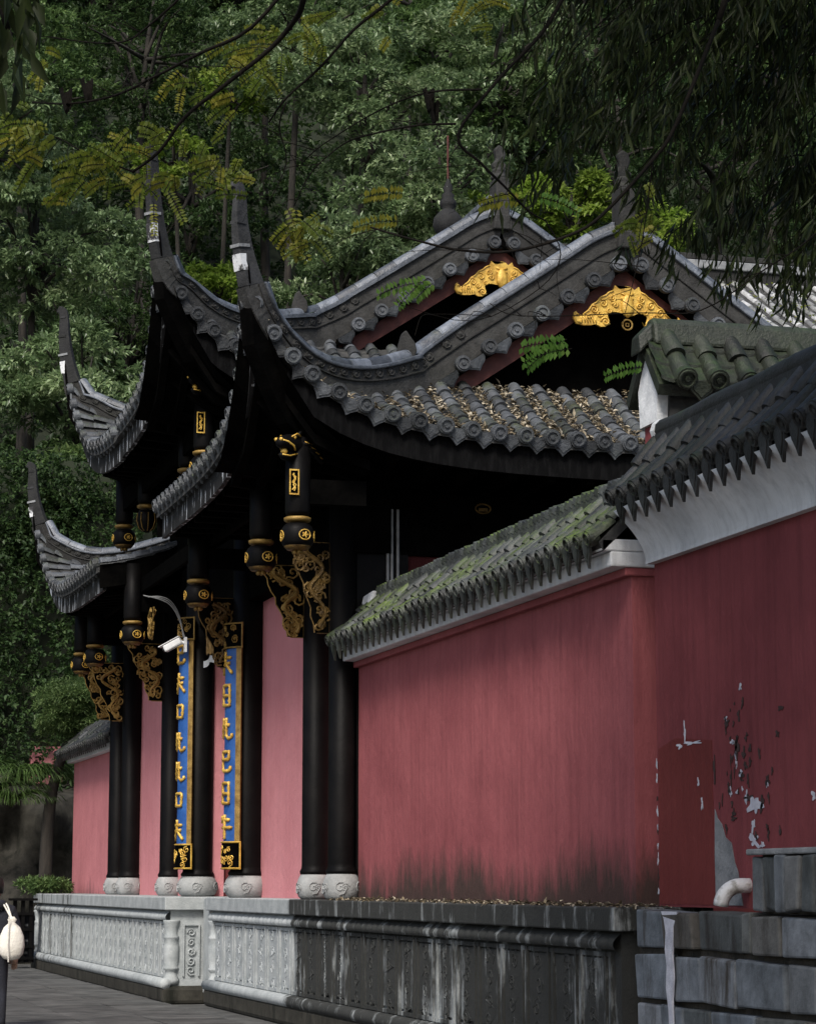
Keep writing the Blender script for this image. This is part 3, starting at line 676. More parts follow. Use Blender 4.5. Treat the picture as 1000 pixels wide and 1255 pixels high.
CH = [(16.01, 1.2049999999999998, 0.022, 0.06, 'chip'), (15.870000000000001, 1.13, 0.16, 0.014, 'chip'), (16.1, 1.1199999999999999, 0.05, 0.02, 'chip'), (14.82, 0.67, 0.104, 0.071, 'chip'), (14.93, 0.72, 0.058, 0.025, 'chipdark'), (14.71, 0.68, 0.035, 0.055, 'chipdark'), (15.27, 1.23, 0.048, 0.036, 'chipdark'), (15.28, 1.26, 0.024, 0.021, 'chip'), (15.1, 1.06, 0.035, 0.082, 'chipdark'), (14.99, 1.01, 0.035, 0.041, 'chipdark'), (15.04, 0.88, 0.029, 0.026, 'chip'), (14.62, 0.82, 0.034, 0.04, 'chipdark'), (14.62, 0.8, 0.021, 0.025, 'chip'), (14.39, 1.27, 0.045, 0.02, 'chipdark'), (14.45, 1.11, 0.028, 0.025, 'chipdark'), (14.85, 0.44, 0.081, 0.045, 'chip'), (14.72, 0.41, 0.035, 0.025, 'chip'), (14.86, 0.54, 0.035, 0.04, 'chip'), (14.44, 0.49, 0.017, 0.034, 'chipdark'), (15.18, 0.59, 0.059, 0.015, 'chipdark'), (15.71, 0.71, 0.018, 0.043, 'chip'), (15.77, 0.85, 0.015, 0.032, 'chip'), (15.49, 0.92, 0.018, 0.105, 'chipdark'), (13.93, 0.7, 0.033, 0.033, 'chip'), (14.89, 0.95, 0.023, 0.03, 'chipdark'), (15.18, 0.99, 0.018, 0.026, 'chipdark'), (14.95, 1.11, 0.023, 0.02, 'chipdark'), (14.54, 0.88, 0.017, 0.025, 'chipdark'), (15.125, 1.011, 0.017, 0.042, 'chip'), (15.127, 1.034, 0.013, 0.042, 'chipdark'), (14.964, 0.718, 0.027, 0.041, 'chip'), (15.101, 1.101, 0.014, 0.043, 'chipdark'), (14.606, 0.713, 0.015, 0.037, 'chipdark'), (15.154, 1.095, 0.026, 0.012, 'chip'), (14.993, 1.348, 0.022, 0.035, 'chipdark'), (15.15, 1.221, 0.014, 0.022, 'chipdark'), (15.2, 0.684, 0.014, 0.03, 'chipdark'), (15.211, 0.98, 0.01, 0.044, 'chipdark'), (15.024, 1.455, 0.025, 0.024, 'chip'), (15.177, 1.098, 0.029, 0.022, 'chip'), (15.151, 0.901, 0.009, 0.036, 'chipdark'), (15.116, 0.942, 0.015, 0.011, 'chipdark'), (15.258, 0.818, 0.019, 0.018, 'chipdark'), (15.024, 0.781, 0.013, 0.017, 'chip'), (15.128, 1.351, 0.011, 0.012, 'chipdark'), (15.242, 0.78, 0.025, 0.036, 'chipdark'), (14.929, 0.837, 0.021, 0.043, 'chipdark'), (14.886, 1.041, 0.022, 0.039, 'chipdark'), (15.366, 0.717, 0.01, 0.044, 'chipdark'), (15.275, 0.892, 0.009, 0.016, 'chipdark'), (15.084, 1.122, 0.013, 0.01, 'chipdark'), (15.177, 0.625, 0.027, 0.029, 'chipdark'), (14.738, 0.997, 0.02, 0.037, 'chipdark'), (14.622, 0.481, 0.019, 0.04, 'chipdark'), (14.635, 0.522, 0.028, 0.02, 'chipdark'), (15.303, 0.527, 0.016, 0.038, 'chipdark'), (14.93, 1.133, 0.017, 0.013, 'chipdark'), (15.036, 0.841, 0.025, 0.012, 'chipdark'), (15.213, 1.123, 0.016, 0.016, 'chipdark'), (15.112, 0.947, 0.012, 0.033, 'chip'), (15.063, 0.888, 0.019, 0.013, 'chipdark'), (15.201, 1.312, 0.008, 0.012, 'chipdark'), (15.062, 1.268, 0.021, 0.043, 'chipdark'), (15.115, 0.762, 0.023, 0.015, 'chip'), (15.115, 1.058, 0.014, 0.043, 'chipdark'), (15.09, 0.765, 0.01, 0.024, 'chipdark'), (15.221, 0.768, 0.02, 0.036, 'chip'), (15.281, 1.177, 0.011, 0.03, 'chipdark'), (15.414, 0.686, 0.012, 0.027, 'chipdark'), (15.21, 0.861, 0.021, 0.041, 'chipdark'), (14.818, 0.47, 0.028, 0.024, 'chipdark'), (15.022, 0.87, 0.028, 0.026, 'chipdark'), (14.967, 0.934, 0.029, 0.032, 'chipdark'), (16.545, 0.108, 0.012, 0.029, 'chip'), (16.545, 0.22, 0.012, 0.035, 'chipdark'), (16.545, 0.331, 0.012, 0.043, 'chip'), (16.545, 0.434, 0.012, 0.022, 'chip'), (16.545, 0.536, 0.012, 0.025, 'chipdark'), (16.545, 0.561, 0.012, 0.027, 'chip'), (16.545, 0.676, 0.012, 0.048, 'chip'), (16.545, 0.77, 0.012, 0.022, 'chipdark'), (16.545, 0.909, 0.012, 0.039, 'chip'), (16.545, 1.019, 0.012, 0.04, 'chip')]
for k, (y, z, w, h, mt) in enumerate(CH):
    chip(y, z, w, h, mt, k, 'bare_chip' if mt == 'chip' else 'peeled_edge', 6.4975 if not (15.5 < y < 16.55 and z < 1.15) else 6.4945)
MB().prism([(15.05, .02), (15.50, .02), (15.505, .35), (15.49, .66), (15.45, .60), (15.38, .56), (15.32, .47), (15.22, .43), (15.17, .30), (15.12, .24), (15.08, .12)], (6.4985, 0, 0), (0, 1, 0), (0, 0, 1), (-.006, 0, 0)).build('cement_patch', 'cement', tw)
# cross wall behind, its capped end showing white
cw = thing('capped_cross_wall', (7.4, 17.6, 0), 'short red cross wall with white gable end and mossy green tiles behind the tall wall', 'wall')
MB().box(6.93, 11, 17.5, 17.8, .0, 3.72).build('wall_body', 'tallwall', cw)
MB().prism([(17.47, 3.722), (17.83, 3.722), (17.86, 4.02), (17.66, 4.36), (17.44, 4.02)], (6.9, 0, 0), (0, 1, 0), (0, 0, 1), (.09, 0, 0)).build('gable_end', 'limewash', cw)
MB().box(6.99, 11, 17.42, 17.9, 3.722, 3.98).build('cornice', 'ridge', cw)
dk = MB().prism([(17.3, 3.98), (17.66, 4.42), (18.02, 3.98), (17.98, 3.90), (17.66, 4.3), (17.34, 3.90)], (6.86, 0, 0), (0, 1, 0), (0, 0, 1), (4.1, 0, 0)).build('tiled_cap', 'tilemoss', cw)
rows = []
for i in range(12):
    x = 7.06+.262*i; pts = [(x, 17.26+.38*f, 4.0+.44*f) for f in np.linspace(0, 1, 5)]; rows.append(pts)
    P = rowtiles(pts, (1, 0, 0), .26, .083, 'tilemoss', dk); endpiece(P[0], P[1]-P[0], (1, 0, 0), .088, 'tilemoss', dk)
    if i < 11: drip((x+.131, 17.26, 3.985), P[1]-P[0], (1, 0, 0), .2, .13, 'tilemoss', dk)
mb = MB(); rows = [[(6.86, p[1], p[2]) for p in rows[0]]]+rows
for a, b in zip(rows, rows[1:]): pans([Vector(p) for p in a], [Vector(p) for p in b], .19, mb, .03)
mb.build('pan_tiles', 'tilemoss', dk, kind='stuff')
MB().prism([(-.13, -.05), (.13, -.05), (.10, .12), (.05, .18), (-.05, .18), (-.10, .12)], (6.92, 17.66, 4.40), (0, 1, 0), (0, 0, 1), (4, 0, 0)).build('ridge', 'tilemoss', cw, bev=.03)
MB().prism([(-.11, -.05), (.11, -.05), (.08, .10), (-.08, .10)], (6.92, 17.66, 4.44), (0, 1, 0), (0, 0, 1), (-.12, 0, -.12)).build('ridge_end', 'tilemoss', cw, bev=.02)

# stone blocks at the foot of the tall wall
sb = thing('stone_block_footing', (6.3, 13.5, -1.35), 'rough footing of grey stone blocks under the darker red wall', 'stone wall')
MB().box(6.19, 6.8, 8, 16.14, -1.35, -.03).build('mortar_core', 'mortar', sb)
MB().box(6.20, 6.6, 8, 14.05, -.02, .34).build('mortar_core', 'mortar', sb)
MB().box(6.10, 6.56, 8, 14.08, .335, .372).build('ledge', 'cement', sb, bev=.01)
rs = random.Random(5)
def course(z0, z1, ya, yb, wmin, wmax, x0, dark=.3, gap=.012):
    y = yb
    while y > ya:
        w = rs.uniform(wmin, wmax); y2 = max(ya, y-w); j = rs.uniform(-.02, .02)
        b = MB(); x = x0+j; d = lambda: rs.uniform(-.012, .012)
        vs = [(x+d(), y2+gap+d(), z0+d()), (x+d(), y-gap+d(), z0+d()), (x+d(), y-gap+d(), z1+d()), (x+d(), y2+gap+d(), z1+d())]
        vs += [(6.4, a[1], a[2]) for a in vs]
        b.add(vs, [(3, 2, 1, 0), (4, 5, 6, 7), (0, 1, 5, 4), (1, 2, 6, 5), (2, 3, 7, 6), (3, 0, 4, 7)])
        b.build('stone_block', 'blockdark' if rs.random() < dark else 'block', sb, bev=.015); y = y2
course(-.27, -.022, 14.1, 16.12, .3, .75, 6.13, .2)
course(-.60, -.31, 8.5, 16.1, .35, .8, 6.12, .3, .018)
course(-.92, -.64, 8.5, 16.1, .35, .8, 6.12, .4, .018)
course(-1.34, -.96, 8.5, 16.1, .4, .9, 6.12, .4, .018)
course(-.27, -.035, 8.5, 14.08, .22, .6, 6.10, .3, .022)
course(.0, .325, 8.5, 14.05, .15, .26, 6.10, .45, .022)
MB().prism([(15.22, -.02), (15.52, -.02), (15.47, -.07), (15.44, -.16), (15.46, -.27), (15.43, -.38), (15.45, -.52), (15.41, -.66), (15.40, -.85), (15.33, -.86), (15.34, -.6), (15.31, -.45), (15.33, -.3), (15.30, -.12)], (6.115, 0, 0), (0, 1, 0), (0, 0, 1), (-.012, 0, 0)).build('lime_run', 'chip', sb)
# white pipe elbow
pe = MB(); A = [(6.55, 14.95, .15)]+[(6.44-.13*math.sin(a), 14.95+.02*a, .02+.13*math.cos(a)) for a in np.linspace(0, math.pi/2, 9)]
pe.tube(A, .05, 12); o = pe.build('drain_pipe', 'pipe', None, True); tag(o, 'white plastic drain elbow poking out of the red wall over stone blocks', 'pipe')
# ---------------------------------------------------------------- the gate
gt = thing('temple_gate', (6.6, 31.6, 0), 'black and pink temple gate with swept grey tile roofs and gilded carving', 'gate')
E1 = End(4.85, 23.35, 1, 4.68, hx=1.6); E2 = End(4.72, 27.85, 1, 6.08, 1.45, 1.12, .95); E2b = End(4.72, 35.4, -1, 6.05, 1.45, 1.05); E3 = End(4.85, 39.95, -1, 4.6)
Y1i, Y3i = 29.2, 33.95
def roof(name, ends, yA, yB, mat='tile'):
    """yA..yB is the run of the front slope along Y"""
    e0 = ends[0]
    ys = list(np.linspace(yA, yB, 40))
    ef = lambda y: min(ends, key=lambda e: abs(y-e.Y))
    fr = [ef(y).frontrow(y, 10) for y in ys]
    deck = MB().grid([[p-Vector((0, 0, .04)) for p in r] for r in fr], .07).build(name, 'pan', gt)
    MB().grid([[(2*XR-p.x, p.y, p.z-.04) for p in reversed(r)] for r in fr], .07).build('rear_slope', 'pan', deck)
    return deck, fr
rows_of = {}
def side_skirt(e, deck, indiv_x, mat='tile', litter=None, pitch=.285):
    xs = [e.X+.10+.21*i for i in range(4)]
    while xs[-1]+pitch < XR: xs.append(xs[-1]+pitch)
    xs += [2*XR-x for x in reversed(xs)]
    rws = [e.siderow(x) for x in xs]
    MB().grid([[p-Vector((0, 0, .03)) for p in r] for r in rws], .05).build('skirt_deck', 'pan', deck)
    jb = MB(); pb = MB()
    for x, r in zip(xs, rws):
        ind = indiv_x[0] <= x <= indiv_x[1]
        ln = sum((a-b).length for a, b in zip(r, r[1:]))
        if ln > .1:
            P = rowtiles(r, (1, 0, 0), .19, .078, mat, deck, joined=None if ind else jb)
        tdir = Vector((0, e.sg, .5))
        endpiece(r[0]-Vector((0, e.sg*.02, 0)), tdir, (1, 0, 0), .088, mat, deck, joined=None if ind else jb)
    for (xa, a), (xb, b) in zip(zip(xs, rws), zip(xs[1:], rws[1:])):
        pans(a, b, .19, pb, .05); m = a[0].lerp(b[0], .5); x = (xa+xb)/2
        ind = indiv_x[0] <= x <= indiv_x[1]
        sl = (b[0]-a[0]).normalized()
        drip(m+Vector((0, 0, .0)), Vector((0, e.sg, 0)), sl, min(.23, (xb-xa)*.8), .15, mat, deck, joined=None if ind else jb)
    if jb.v: jb.build('rear_tile_rows', mat, deck, kind='stuff')
    pb.build('pan_tiles', 'pan', deck, kind='stuff')
    return xs, rws
def front_rows(e, deck, ds, indiv, mat='tile'):
    jb = MB(); pb = MB(); rws = []
    for d in ds:
        y = e.Y+e.sg*d; r = e.frontrow(y); rws.append(r); ind = indiv(d)
        ln = sum((a-b).length for a, b in zip(r, r[1:]))
        if ln > .1: rowtiles(r, (0, 1, 0), .21, .078, mat, deck, joined=None if ind else jb)
        endpiece(r[0], Vector((1, 0, .4)), (0, 1, 0), .088, mat, deck, joined=None if ind else jb)
    for a, b in zip(rws, rws[1:]):
        pans(a, b, .21, pb, .05); m = a[0].lerp(b[0], .5)
        drip(m, Vector((1, 0, 0)), (b[0]-a[0]).normalized(), .2, .15, mat, deck, joined=jb)
    if jb.v: jb.build('front_tile_rows', mat, deck, kind='stuff')
    if pb.v: pb.build('pan_tiles', 'pan', deck, kind='stuff')
def drange(e, ymax):
    ds = [.10, .28, .46, .66]; L_ = abs(ymax-e.Y)
    while ds[-1]+.285 < L_: ds.append(ds[-1]+.285)
    return ds
# near wing
k1, f1 = roof('wing_roof', [E1], E1.Y+.02, Y1i)
sx1, sr1 = side_skirt(E1, k1, (4.8, 9.6))
front_rows(E1, k1, drange(E1, Y1i), lambda d: False)
hip_ridge(E1, k1); gable(E1, k1)
# centre
k2, f2 = roof('centre_roof', [E2, E2b], E2.Y+.02, E2b.Y-.02)
side_skirt(E2, k2, (5.9, 8.6)); front_rows(E2, k2, drange(E2, 31.6), lambda d: False)
hip_ridge(E2, k2); gable(E2, k2)
side_skirt(E2b, k2, (99, 100)); front_rows(E2b, k2, drange(E2b, 31.8), lambda d: d < 2.7)
hip_ridge(E2b, k2)
# far wing
k3, f3 = roof('far_wing_roof', [E3], E3.Y-.02, Y3i)
side_skirt(E3, k3, (99, 100)); front_rows(E3, k3, drange(E3, Y3i), lambda d: d < 2.9)
hip_ridge(E3, k3)
# main ridges
for kk, ya, yb, z in ((k1, E1.Y+1.5, Y1i, 7.1), (k2, E2.Y+1.5, E2b.Y-1.5, 8.47), (k3, Y3i, E3.Y-1.5, 7.02)):
    pts = [Vector((XR, y, z)) for y in np.linspace(ya, yb, 8)]
    ridge_run(pts, [.36 if kk is not k2 else .55]*8, [.2]*8, kk, tiles=False, band=False)
# gourd finial at mid ridge
MB().lathe([(.10, 0), (.13, .03), (.10, .06), (.17, .12), (.215, .22), (.20, .33), (.12, .42), (.075, .46), (.11, .50), (.12, .56), (.08, .62), (.09, .66), (.05, .70), (.07, .76), (.03, .86), (.012, .9)], (XR-.02, 31.6, 8.98), 18).build('gourd_finial', 'horn', k2, True)
mb = MB(); mb.tube([(XR-.02, 31.6, 9.86), (XR-.02, 31.6, 10.5)], .014, 5); mb.build('finial_rod', 'barge', k2)
# fascias and soffits
for e, kk, y0, y1, zin in ((E1, k1, E1.Y, Y1i, 4.42), (E2, k2, E2.Y, 31.6, 5.8), (E2b, k2, E2b.Y, 31.6, 5.8), (E3, k3, E3.Y, Y3i, 4.42)):
    ln = [e.front_eave(y) for y in np.linspace(y0, y1, 26)]
    eave_kit(e, kk, ln, (1, 0, 0), (0, 1, 0), peel=True, depth=1.3, zin=zin)
for e, kk, zin in ((E1, k1, 4.42), (E2, k2, 5.8)):
    ln = [e.side_eave(x) for x in np.linspace(e.X, XR+3, 30)]
    eave_kit(e, kk, ln, (0, e.sg, 0), (1, 0, 0), depth=1.45, zin=zin)
# hip beams sweeping out under the corners
for e, kk in ((E1, k1), (E2, k2), (E2b, k2), (E3, k3)):
    pts = [e.hip(t)-Vector((0, 0, .12)) for t in np.linspace(.75, 0.02, 10)]
    pts[0].z -= .35; pts[1].z -= .2
    pts.append(Vector((e.X-.02, e.Y-e.sg*.01, e.z0+e.A+.25))); hd = Vector((-.85, -.52*e.sg, 0)).normalized(); s_ = Vector((-hd.y, hd.x, 0))
    MB().sweep(pts, [s_]*len(pts), [Vector((0, 0, 1))]*len(pts), .17, [-.55]*8+[-.42, -.3, -.15], 0).build('hip_beam', 'blackwood', kk)
# inner verge boards of the wings
for e, kk, y in ((E3, k3, Y3i-.02), (E1, k1, Y1i+.02)):
    xs = np.linspace(e.front_eave(y).x+.02, 8.5, 10)
    MB().prism([(x, e.slope(x, y)-.02) for x in xs] + [(x, e.slope(x, y)-.34) for x in reversed(xs)], (0, y-.05 if kk is k3 else y, 0), (1, 0, 0), (0, 0, 1), (0, .05, 0)).build('verge_board', 'blackwood', kk)
    mb = MB(); rowtiles([(x, y-.02, e.slope(x, y)+.01) for x in xs], (0, 1, 0), .24, .08, 'ridgetile', kk, joined=mb); mb.build('verge_tiles', 'ridgetile', kk)

# columns
def column(x, y, r, ztop, rb, hb=.27):
    c = MB().lathe([(r*1.12, hb), (r*1.14, hb+.03), (r*1.02, hb+.06), (r, hb+.1), (r, ztop)], (x, y, 0), 18).build('column', 'black', gt, True)
    b = MB().lathe([(rb*.78, .001), (rb*.93, .03), (rb*1.02, .09), (rb*1.03, .15), (rb*.95, .215), (rb*.84, .255), (rb*.80, hb)], (x, y, 0), 18).build('drum_base', 'base', c, True)
    m = MB()
    for a0 in (math.radians(-100), math.radians(-170), math.radians(-30)):
        for q in (0, 1):
            S_ = spiral((0, 0), .075-.03*q, .008, a0+q*2, 1.6, 14); pts = []
            for a, z in S_: ang = a0+(a+(q-.5)*.05)/rb; pts.append((x+rb*1.03*math.cos(ang), y+rb*1.03*math.sin(ang), .13+z))
            m.tube(pts, .007, 4)
    m.build('carved_scroll', 'base', b, kind='stuff')
    return c
COLS = {'A': (6.25, 24.86, .145), 'B': (6.25, 26.04, .145), 'C': (6.25, 29.62, .2), 'D': (6.25, 32.8, .2), 'E': (6.3, 35.2, .15), 'F': (6.25, 38.5, .15), 'G': (6.25, 39.75, .15)}
for k, (x, y, r) in COLS.items(): column(x, y, r, 4.6 if k not in 'CD' else 6.1, r*1.33)
# pink wall panels between the columns, low plinth board
for a, b in ((25.04, 29.55), (33.1, 39.8)):
    MB().box(6.4, 6.7, a, b, .001, 3.62).build('wall_panel', 'panel', gt)
MB().box(6.42, 6.6, 32.75, 33.1, .001, 3.62).build('wall_panel', 'panel', gt)
# doorway: reveal, leaf, lintel carving
MB().box(7.2, 7.3, 29.4, 33.3, .001, 3.4).build('door_leaf', 'door', gt)
for y in (29.55, 32.85): MB().box(6.55, 7.2, y-.05, y+.05, .001, 3.62).build('door_jamb', 'door', gt)
MB().box(6.5, 7.2, 29.4, 33.1, 3.1, 3.62).build('door_head', 'blackwood', gt)
fz = MB(); rs2 = random.Random(3)
for q in range(14):
    y = 29.9+q*.1; fz.tube([(6.04, y+a, 3.24+b+rs2.uniform(-.15, .15)) for a, b in spiral((0, 0), .07, .01, q, 1.5, 10)], .013, 4)
fz.build('frieze_scrolls', 'golddim', gt, kind='stuff')
MB().grid([[(6.02+.012*math.sin(y*14), y, z+.02*math.sin(y*9)) for y in np.linspace(29.82, 31.3, 40)] for z in (2.98, 3.05)], .015).build('frieze_rail', 'cornice', gt); MB().box(6.02, 6.14, 29.82, 31.3, 3.46, 3.52).build('frieze_rail', 'grey', gt)
MB().box(6.07, 6.11, 29.82, 31.3, 3.04, 3.46).build('frieze_board', 'blackwood', gt)
# beams: front lintel, upper wall of the wings, centre tower
MB().box(6.2, 6.75, 24.75, 39.9, 3.625, 4.55).build('front_beam', 'blackwood', gt)
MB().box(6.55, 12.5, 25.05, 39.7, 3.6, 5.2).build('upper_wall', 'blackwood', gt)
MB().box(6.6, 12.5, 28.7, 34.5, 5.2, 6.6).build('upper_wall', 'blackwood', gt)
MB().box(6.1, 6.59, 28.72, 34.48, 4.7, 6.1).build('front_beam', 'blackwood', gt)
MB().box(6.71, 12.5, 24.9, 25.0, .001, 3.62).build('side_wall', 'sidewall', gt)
MB().box(6.4, 12.5, 24.86, 25.04, 3.625, 4.3).build('side_beam', 'blackwood', gt)
MB().box(6.39, 6.95, 24.80, 25.03, .001, 3.62).build('corner_post', 'black', gt)
fr = MB()
for q in range(10): fr.tube([(6.45+.13*q+a, 24.85, 3.95+b) for a, b in spiral((0, 0), .07, .01, q*1.3, 1.5, 10)], .016, 4)
fr.build('side_frieze', 'blackwood', gt)
em = MB(); em.tube([(7.8+.085*math.cos(a), 24.85, 4.16+.05*math.sin(a)) for a in np.linspace(0, 6.283, 17)], .01, 5); em.box(7.75, 7.85, 24.84, 24.86, 4.13, 4.165)
em.build('gilded_emblem', 'golddim', gt)
# hanging pillars with lantern ends
def hanging_pillar(x, y, zb, ztop, r=.13, lotus=False):
    z = zb
    sh = MB().lathe([(r*.9, .40), (r, .44), (r, ztop-z)], (x, y, z), 14).build('hanging_pillar', 'black', gt, True)
    MB().lathe([(r*.92, .335), (r*1.06, .35), (r*1.07, .375), (r*.9, .385)], (x, y, z), 16).build('gilt_rim', 'goldpaint', sh, True)
    if lotus:
        MB().lathe([(.03, 0), (r*.75, .05), (r*1.05, .16), (r*.98, .26), (r*.8, .31)], (x, y, z), 12).build('lotus_drum', 'black', sh, True)
        m = MB()
        for k in range(8):
            a = k*math.pi/4; m.tube([(x+q*math.cos(a), y+q*math.sin(a), z+h) for q, h in ((r*.4, .02), (r*.82, .06), (r*1.07, .16), (r*.99, .27))], .007, 4)
        m.build('gilt_ribs', 'goldpaint', sh)
        return sh
    dr = MB().lathe([(r*.55, .055), (r*1.15, .10), (r*1.26, .13), (r*1.29, .25), (r*1.10, .29), (r*.9, .315)], (x, y, z), 16).build('lantern_drum', 'black', sh, True)
    MB().lathe([(r*.8, .05), (r*1.05, .085), (r*1.04, .095), (r*.6, .095)], (x, y, z), 16).build('gilt_foot', 'golddim', sh, True)
    m = MB()
    for k in range(5):
        a = k*2*math.pi/5; m.lathe([(.008, .005), (.022, .02), (.022, .045), (.008, .055)], (x+.036*math.cos(a), y+.036*math.sin(a), z), 8)
    m.build('pendant_knob', 'goldpaint', sh, True)
    for a in (R(-75), R(-105-75), R(30), R(-5)):
        rr = r*1.285; m = MB(); n_ = (math.cos(a), math.sin(a)); t_ = (-n_[1], n_[0])
        P = lambda u, w, d: (x+n_[0]*(rr*math.sqrt(max(0, 1-(u/rr)**2))+d)+t_[0]*u, y+n_[1]*(rr*math.sqrt(max(0, 1-(u/rr)**2))+d)+t_[1]*u, z+.19+w)
        m.tube([P(.062*math.cos(b), .052*math.sin(b), .0) for b in np.linspace(0, 6.283, 15)], .0065, 5)
        for k in range(5): b = k*1.2566; m.tube([P(0, 0, .001), P(.018*math.cos(b), .016*math.sin(b), .003), P(.036*math.cos(b), .03*math.sin(b), .0)], .009, 5)
        m.build('medallion', 'gold', sh)
    return sh
HP = [(5.5, 23.75), (5.5, 25.47), (5.5, 29.05), (5.5, 33.95), (5.5, 37.5), (5.5, 38.9)]
for i, (x, y) in enumerate(HP): hanging_pillar(x, y, 3.43, 4.62)
for x, y, z, lot in ((5.5, 28.8, 4.97, False), (5.55, 30.1, 4.97, True), (5.55, 33.2, 4.97, True), (5.5, 34.85, 4.92, False)): hanging_pillar(x, y, z, 6.0, lotus=lot)
# tie beams from pillars back to the wall and along the front
for x, y in HP: MB().box(x+.05, 6.2, y-.06, y+.06, 3.95, 4.2).build('tie_beam', 'blackwood', gt)
for a, b in zip(HP, HP[1:]): MB().box(5.6, 5.66, a[1]+.1, b[1]-.1, 4.22, 4.42).build('front_tie', 'blackwood', gt)
MB().box(5.46, 5.54, 28.8, 34.85, 5.5, 5.8).build('front_tie', 'blackwood', gt)
for y in (28.8, 34.85): MB().box(5.55, 6.2, y-.06, y+.06, 5.5, 5.75).build('tie_beam', 'blackwood', gt)
# gilt plaques and drops on the pillars
for x, y, z in ((5.5, 23.75, 4.15), (5.5, 28.8, 5.68)):
    m = MB(); yy = y-.14; xx = x-.07
    for a, b, c, d in ((-.05, .05, -.13, -.115), (-.05, .05, .115, .13), (-.05, -.038, -.115, .115), (.038, .05, -.115, .115)): m.box(xx+a, xx+b, yy-.012, yy, z+c, z+d)
    m.tube([(xx+.012*math.sin(q*2), yy-.006, z-.09+.03*q) for q in range(7)], .009, 4); m.tube([(xx-.02+.02*(q % 3), yy-.006, z-.08+.026*q) for q in range(7)], .007, 4)
    MB().box(xx-.05, xx+.05, yy-.004, yy+.03, z-.13, z+.13).build('plaque_board', 'blackwood', gt); m.build('gilt_plaque', 'gold', gt)
for x, y in HP[1:]:
    m = MB(); m.lathe([(.006, 0), (.018, .03), (.010, .08), (.016, .12), (.006, .16), (.004, .5)], (x+.1, y+.34, 3.72), 8); m.build('gilt_drop', 'goldpaint', gt, True)
# dragon heads
def dragon(x, y, z, dx, dy, s=1.):
    f = Vector((dx, dy, 0)).normalized(); s_ = Vector((-f.y, f.x, 0)); O = Vector((x, y, z)); Z = Vector((0, 0, 1))
    Q = lambda a, b, c: O+f*a*s+s_*b*s+Z*c*s
    h = MB()
    for pts, rad in (([(-.30, 0, .0), (-.12, 0, .03), (.02, 0, .05), (.12, 0, .05), (.20, 0, .035), (.235, 0, .03)], [.10, .12, .105, .075, .06, .035]), ([(-.05, 0, -.05), (.06, 0, -.085), (.15, 0, -.10), (.2, 0, -.085)], [.07, .05, .035, .02])):
        h.tube([Q(*p) for p in pts], [r*s for r in rad], 10)
    for b in (-1, 1):
        h.tube([Q(.0, b*.06, .12), Q(-.08, b*.08, .19), Q(-.2, b*.09, .22), Q(-.28, b*.085, .27)], [.022*s, .025*s, .018*s, .006*s], 6)
        for q in range(4): h.tube([Q(-.05-.06*q, b*.1, .05-.03*q), Q(-.14-.07*q, b*.13, .04-.05*q), Q(-.24-.06*q, b*.11, .07-.05*q)], [.025*s, .02*s, .005*s], 5)
    o = h.build('dragon_head', 'black', gt, True)
    g = MB()
    for b in (-1, 1):
        g.tube([Q(.215, b*.045, .055), Q(.15, b*.066, .045), Q(.08, b*.085, .01), Q(.05, b*.08, -.03)], .010*s, 5)
        g.lathe([(.005, -.022), (.022, 0), (.005, .022)], Q(.06, b*.08, .1), 8)
        g.tube([Q(.10, b*.07, .10), Q(.05, b*.1, .135), Q(-.02, b*.095, .12)], .011*s, 5)
        g.tube([Q(.19, b*.02, -.085), Q(.1, b*.05, -.09), Q(.0, b*.07, -.06)], .008*s, 5)
        for q in range(4): g.tube([Q(-.06-.06*q, b*.115, .07-.03*q), Q(-.16-.06*q, b*.14, .05-.04*q)], .007*s, 4)
        g.lathe([(.004, -.02), (.022, .0), (.014, .02)], Q(.225, b*.03, .06), 8)
    g.build('gilt_lines', 'gold', o, True)
    MB().lathe([(.004, -.036), (.028, -.022), (.038, 0), (.028, .022), (.004, .036)], Q(.13, 0, -.045), 10).build('pearl', 'gold', o, True)
dragon(5.42, 28.55, 6.12, -.75, -.66); dragon(5.42, 23.68, 4.50, -.75, -.66)
# gilded openwork brackets
def bracket(c, u, w, h, mat, seed):
    """hangs from c; widest at the top; u = horizontal direction from the post"""
    rs_ = random.Random(seed); U = Vector(u).normalized(); O = Vector(c); Z = Vector((0, 0, 1)); n_ = U.cross(Z)
    P = lambda a, b: O+U*a*w-Z*b*h
    wd = lambda b: (1-.72*b) if b < .75 else (.46-.2*(b-.75)*4*.5)
    poly = [(0, 0)] + [(wd(b)*1.0+.03*math.sin(b*25), b) for b in np.linspace(0, 1, 12)] + [(0, 1)]
    bb = MB(); k = len(poly); bb.prism([(a*w, -b*h) for a, b in poly], O+n_*.012, U, Z, -n_*.024)
    o = bb.build('carved_bracket', 'blackwood', gt)
    m = MB()
    m.tube([P(0, 0), P(1, 0)], .012, 5); m.tube([P(0, 0), P(0, 1)], .010, 5); m.tube([P(a, b) for a, b in poly[1:-1]], .011, 5); m.tube([P(0, 1), P(.3, 1)], .012, 5)
    body = [(wd(b)*(.5+.28*math.sin(b*13+seed)), b) for b in np.linspace(.08, .94, 22)]
    for sd in (1, -1): m.tube([P(a, b)+n_*.02*sd for a, b in body], [.029-.012*q/22 for q in range(22)], 6)
    for q in range(34):
        b = rs_.uniform(.05, .95); a = rs_.uniform(.1, .92)*wd(b)
        for sd in (1, -1): m.tube([P(a, b)+n_*.016*sd+U*x_+Z*z_ for x_, z_ in spiral((0, 0), rs_.uniform(.04, .075), .008, rs_.uniform(0, 6), 1.2*rs_.choice((-1, 1)), 9)], .0135, 4)
    m.build('gilt_scrolls', mat, o)
    return o
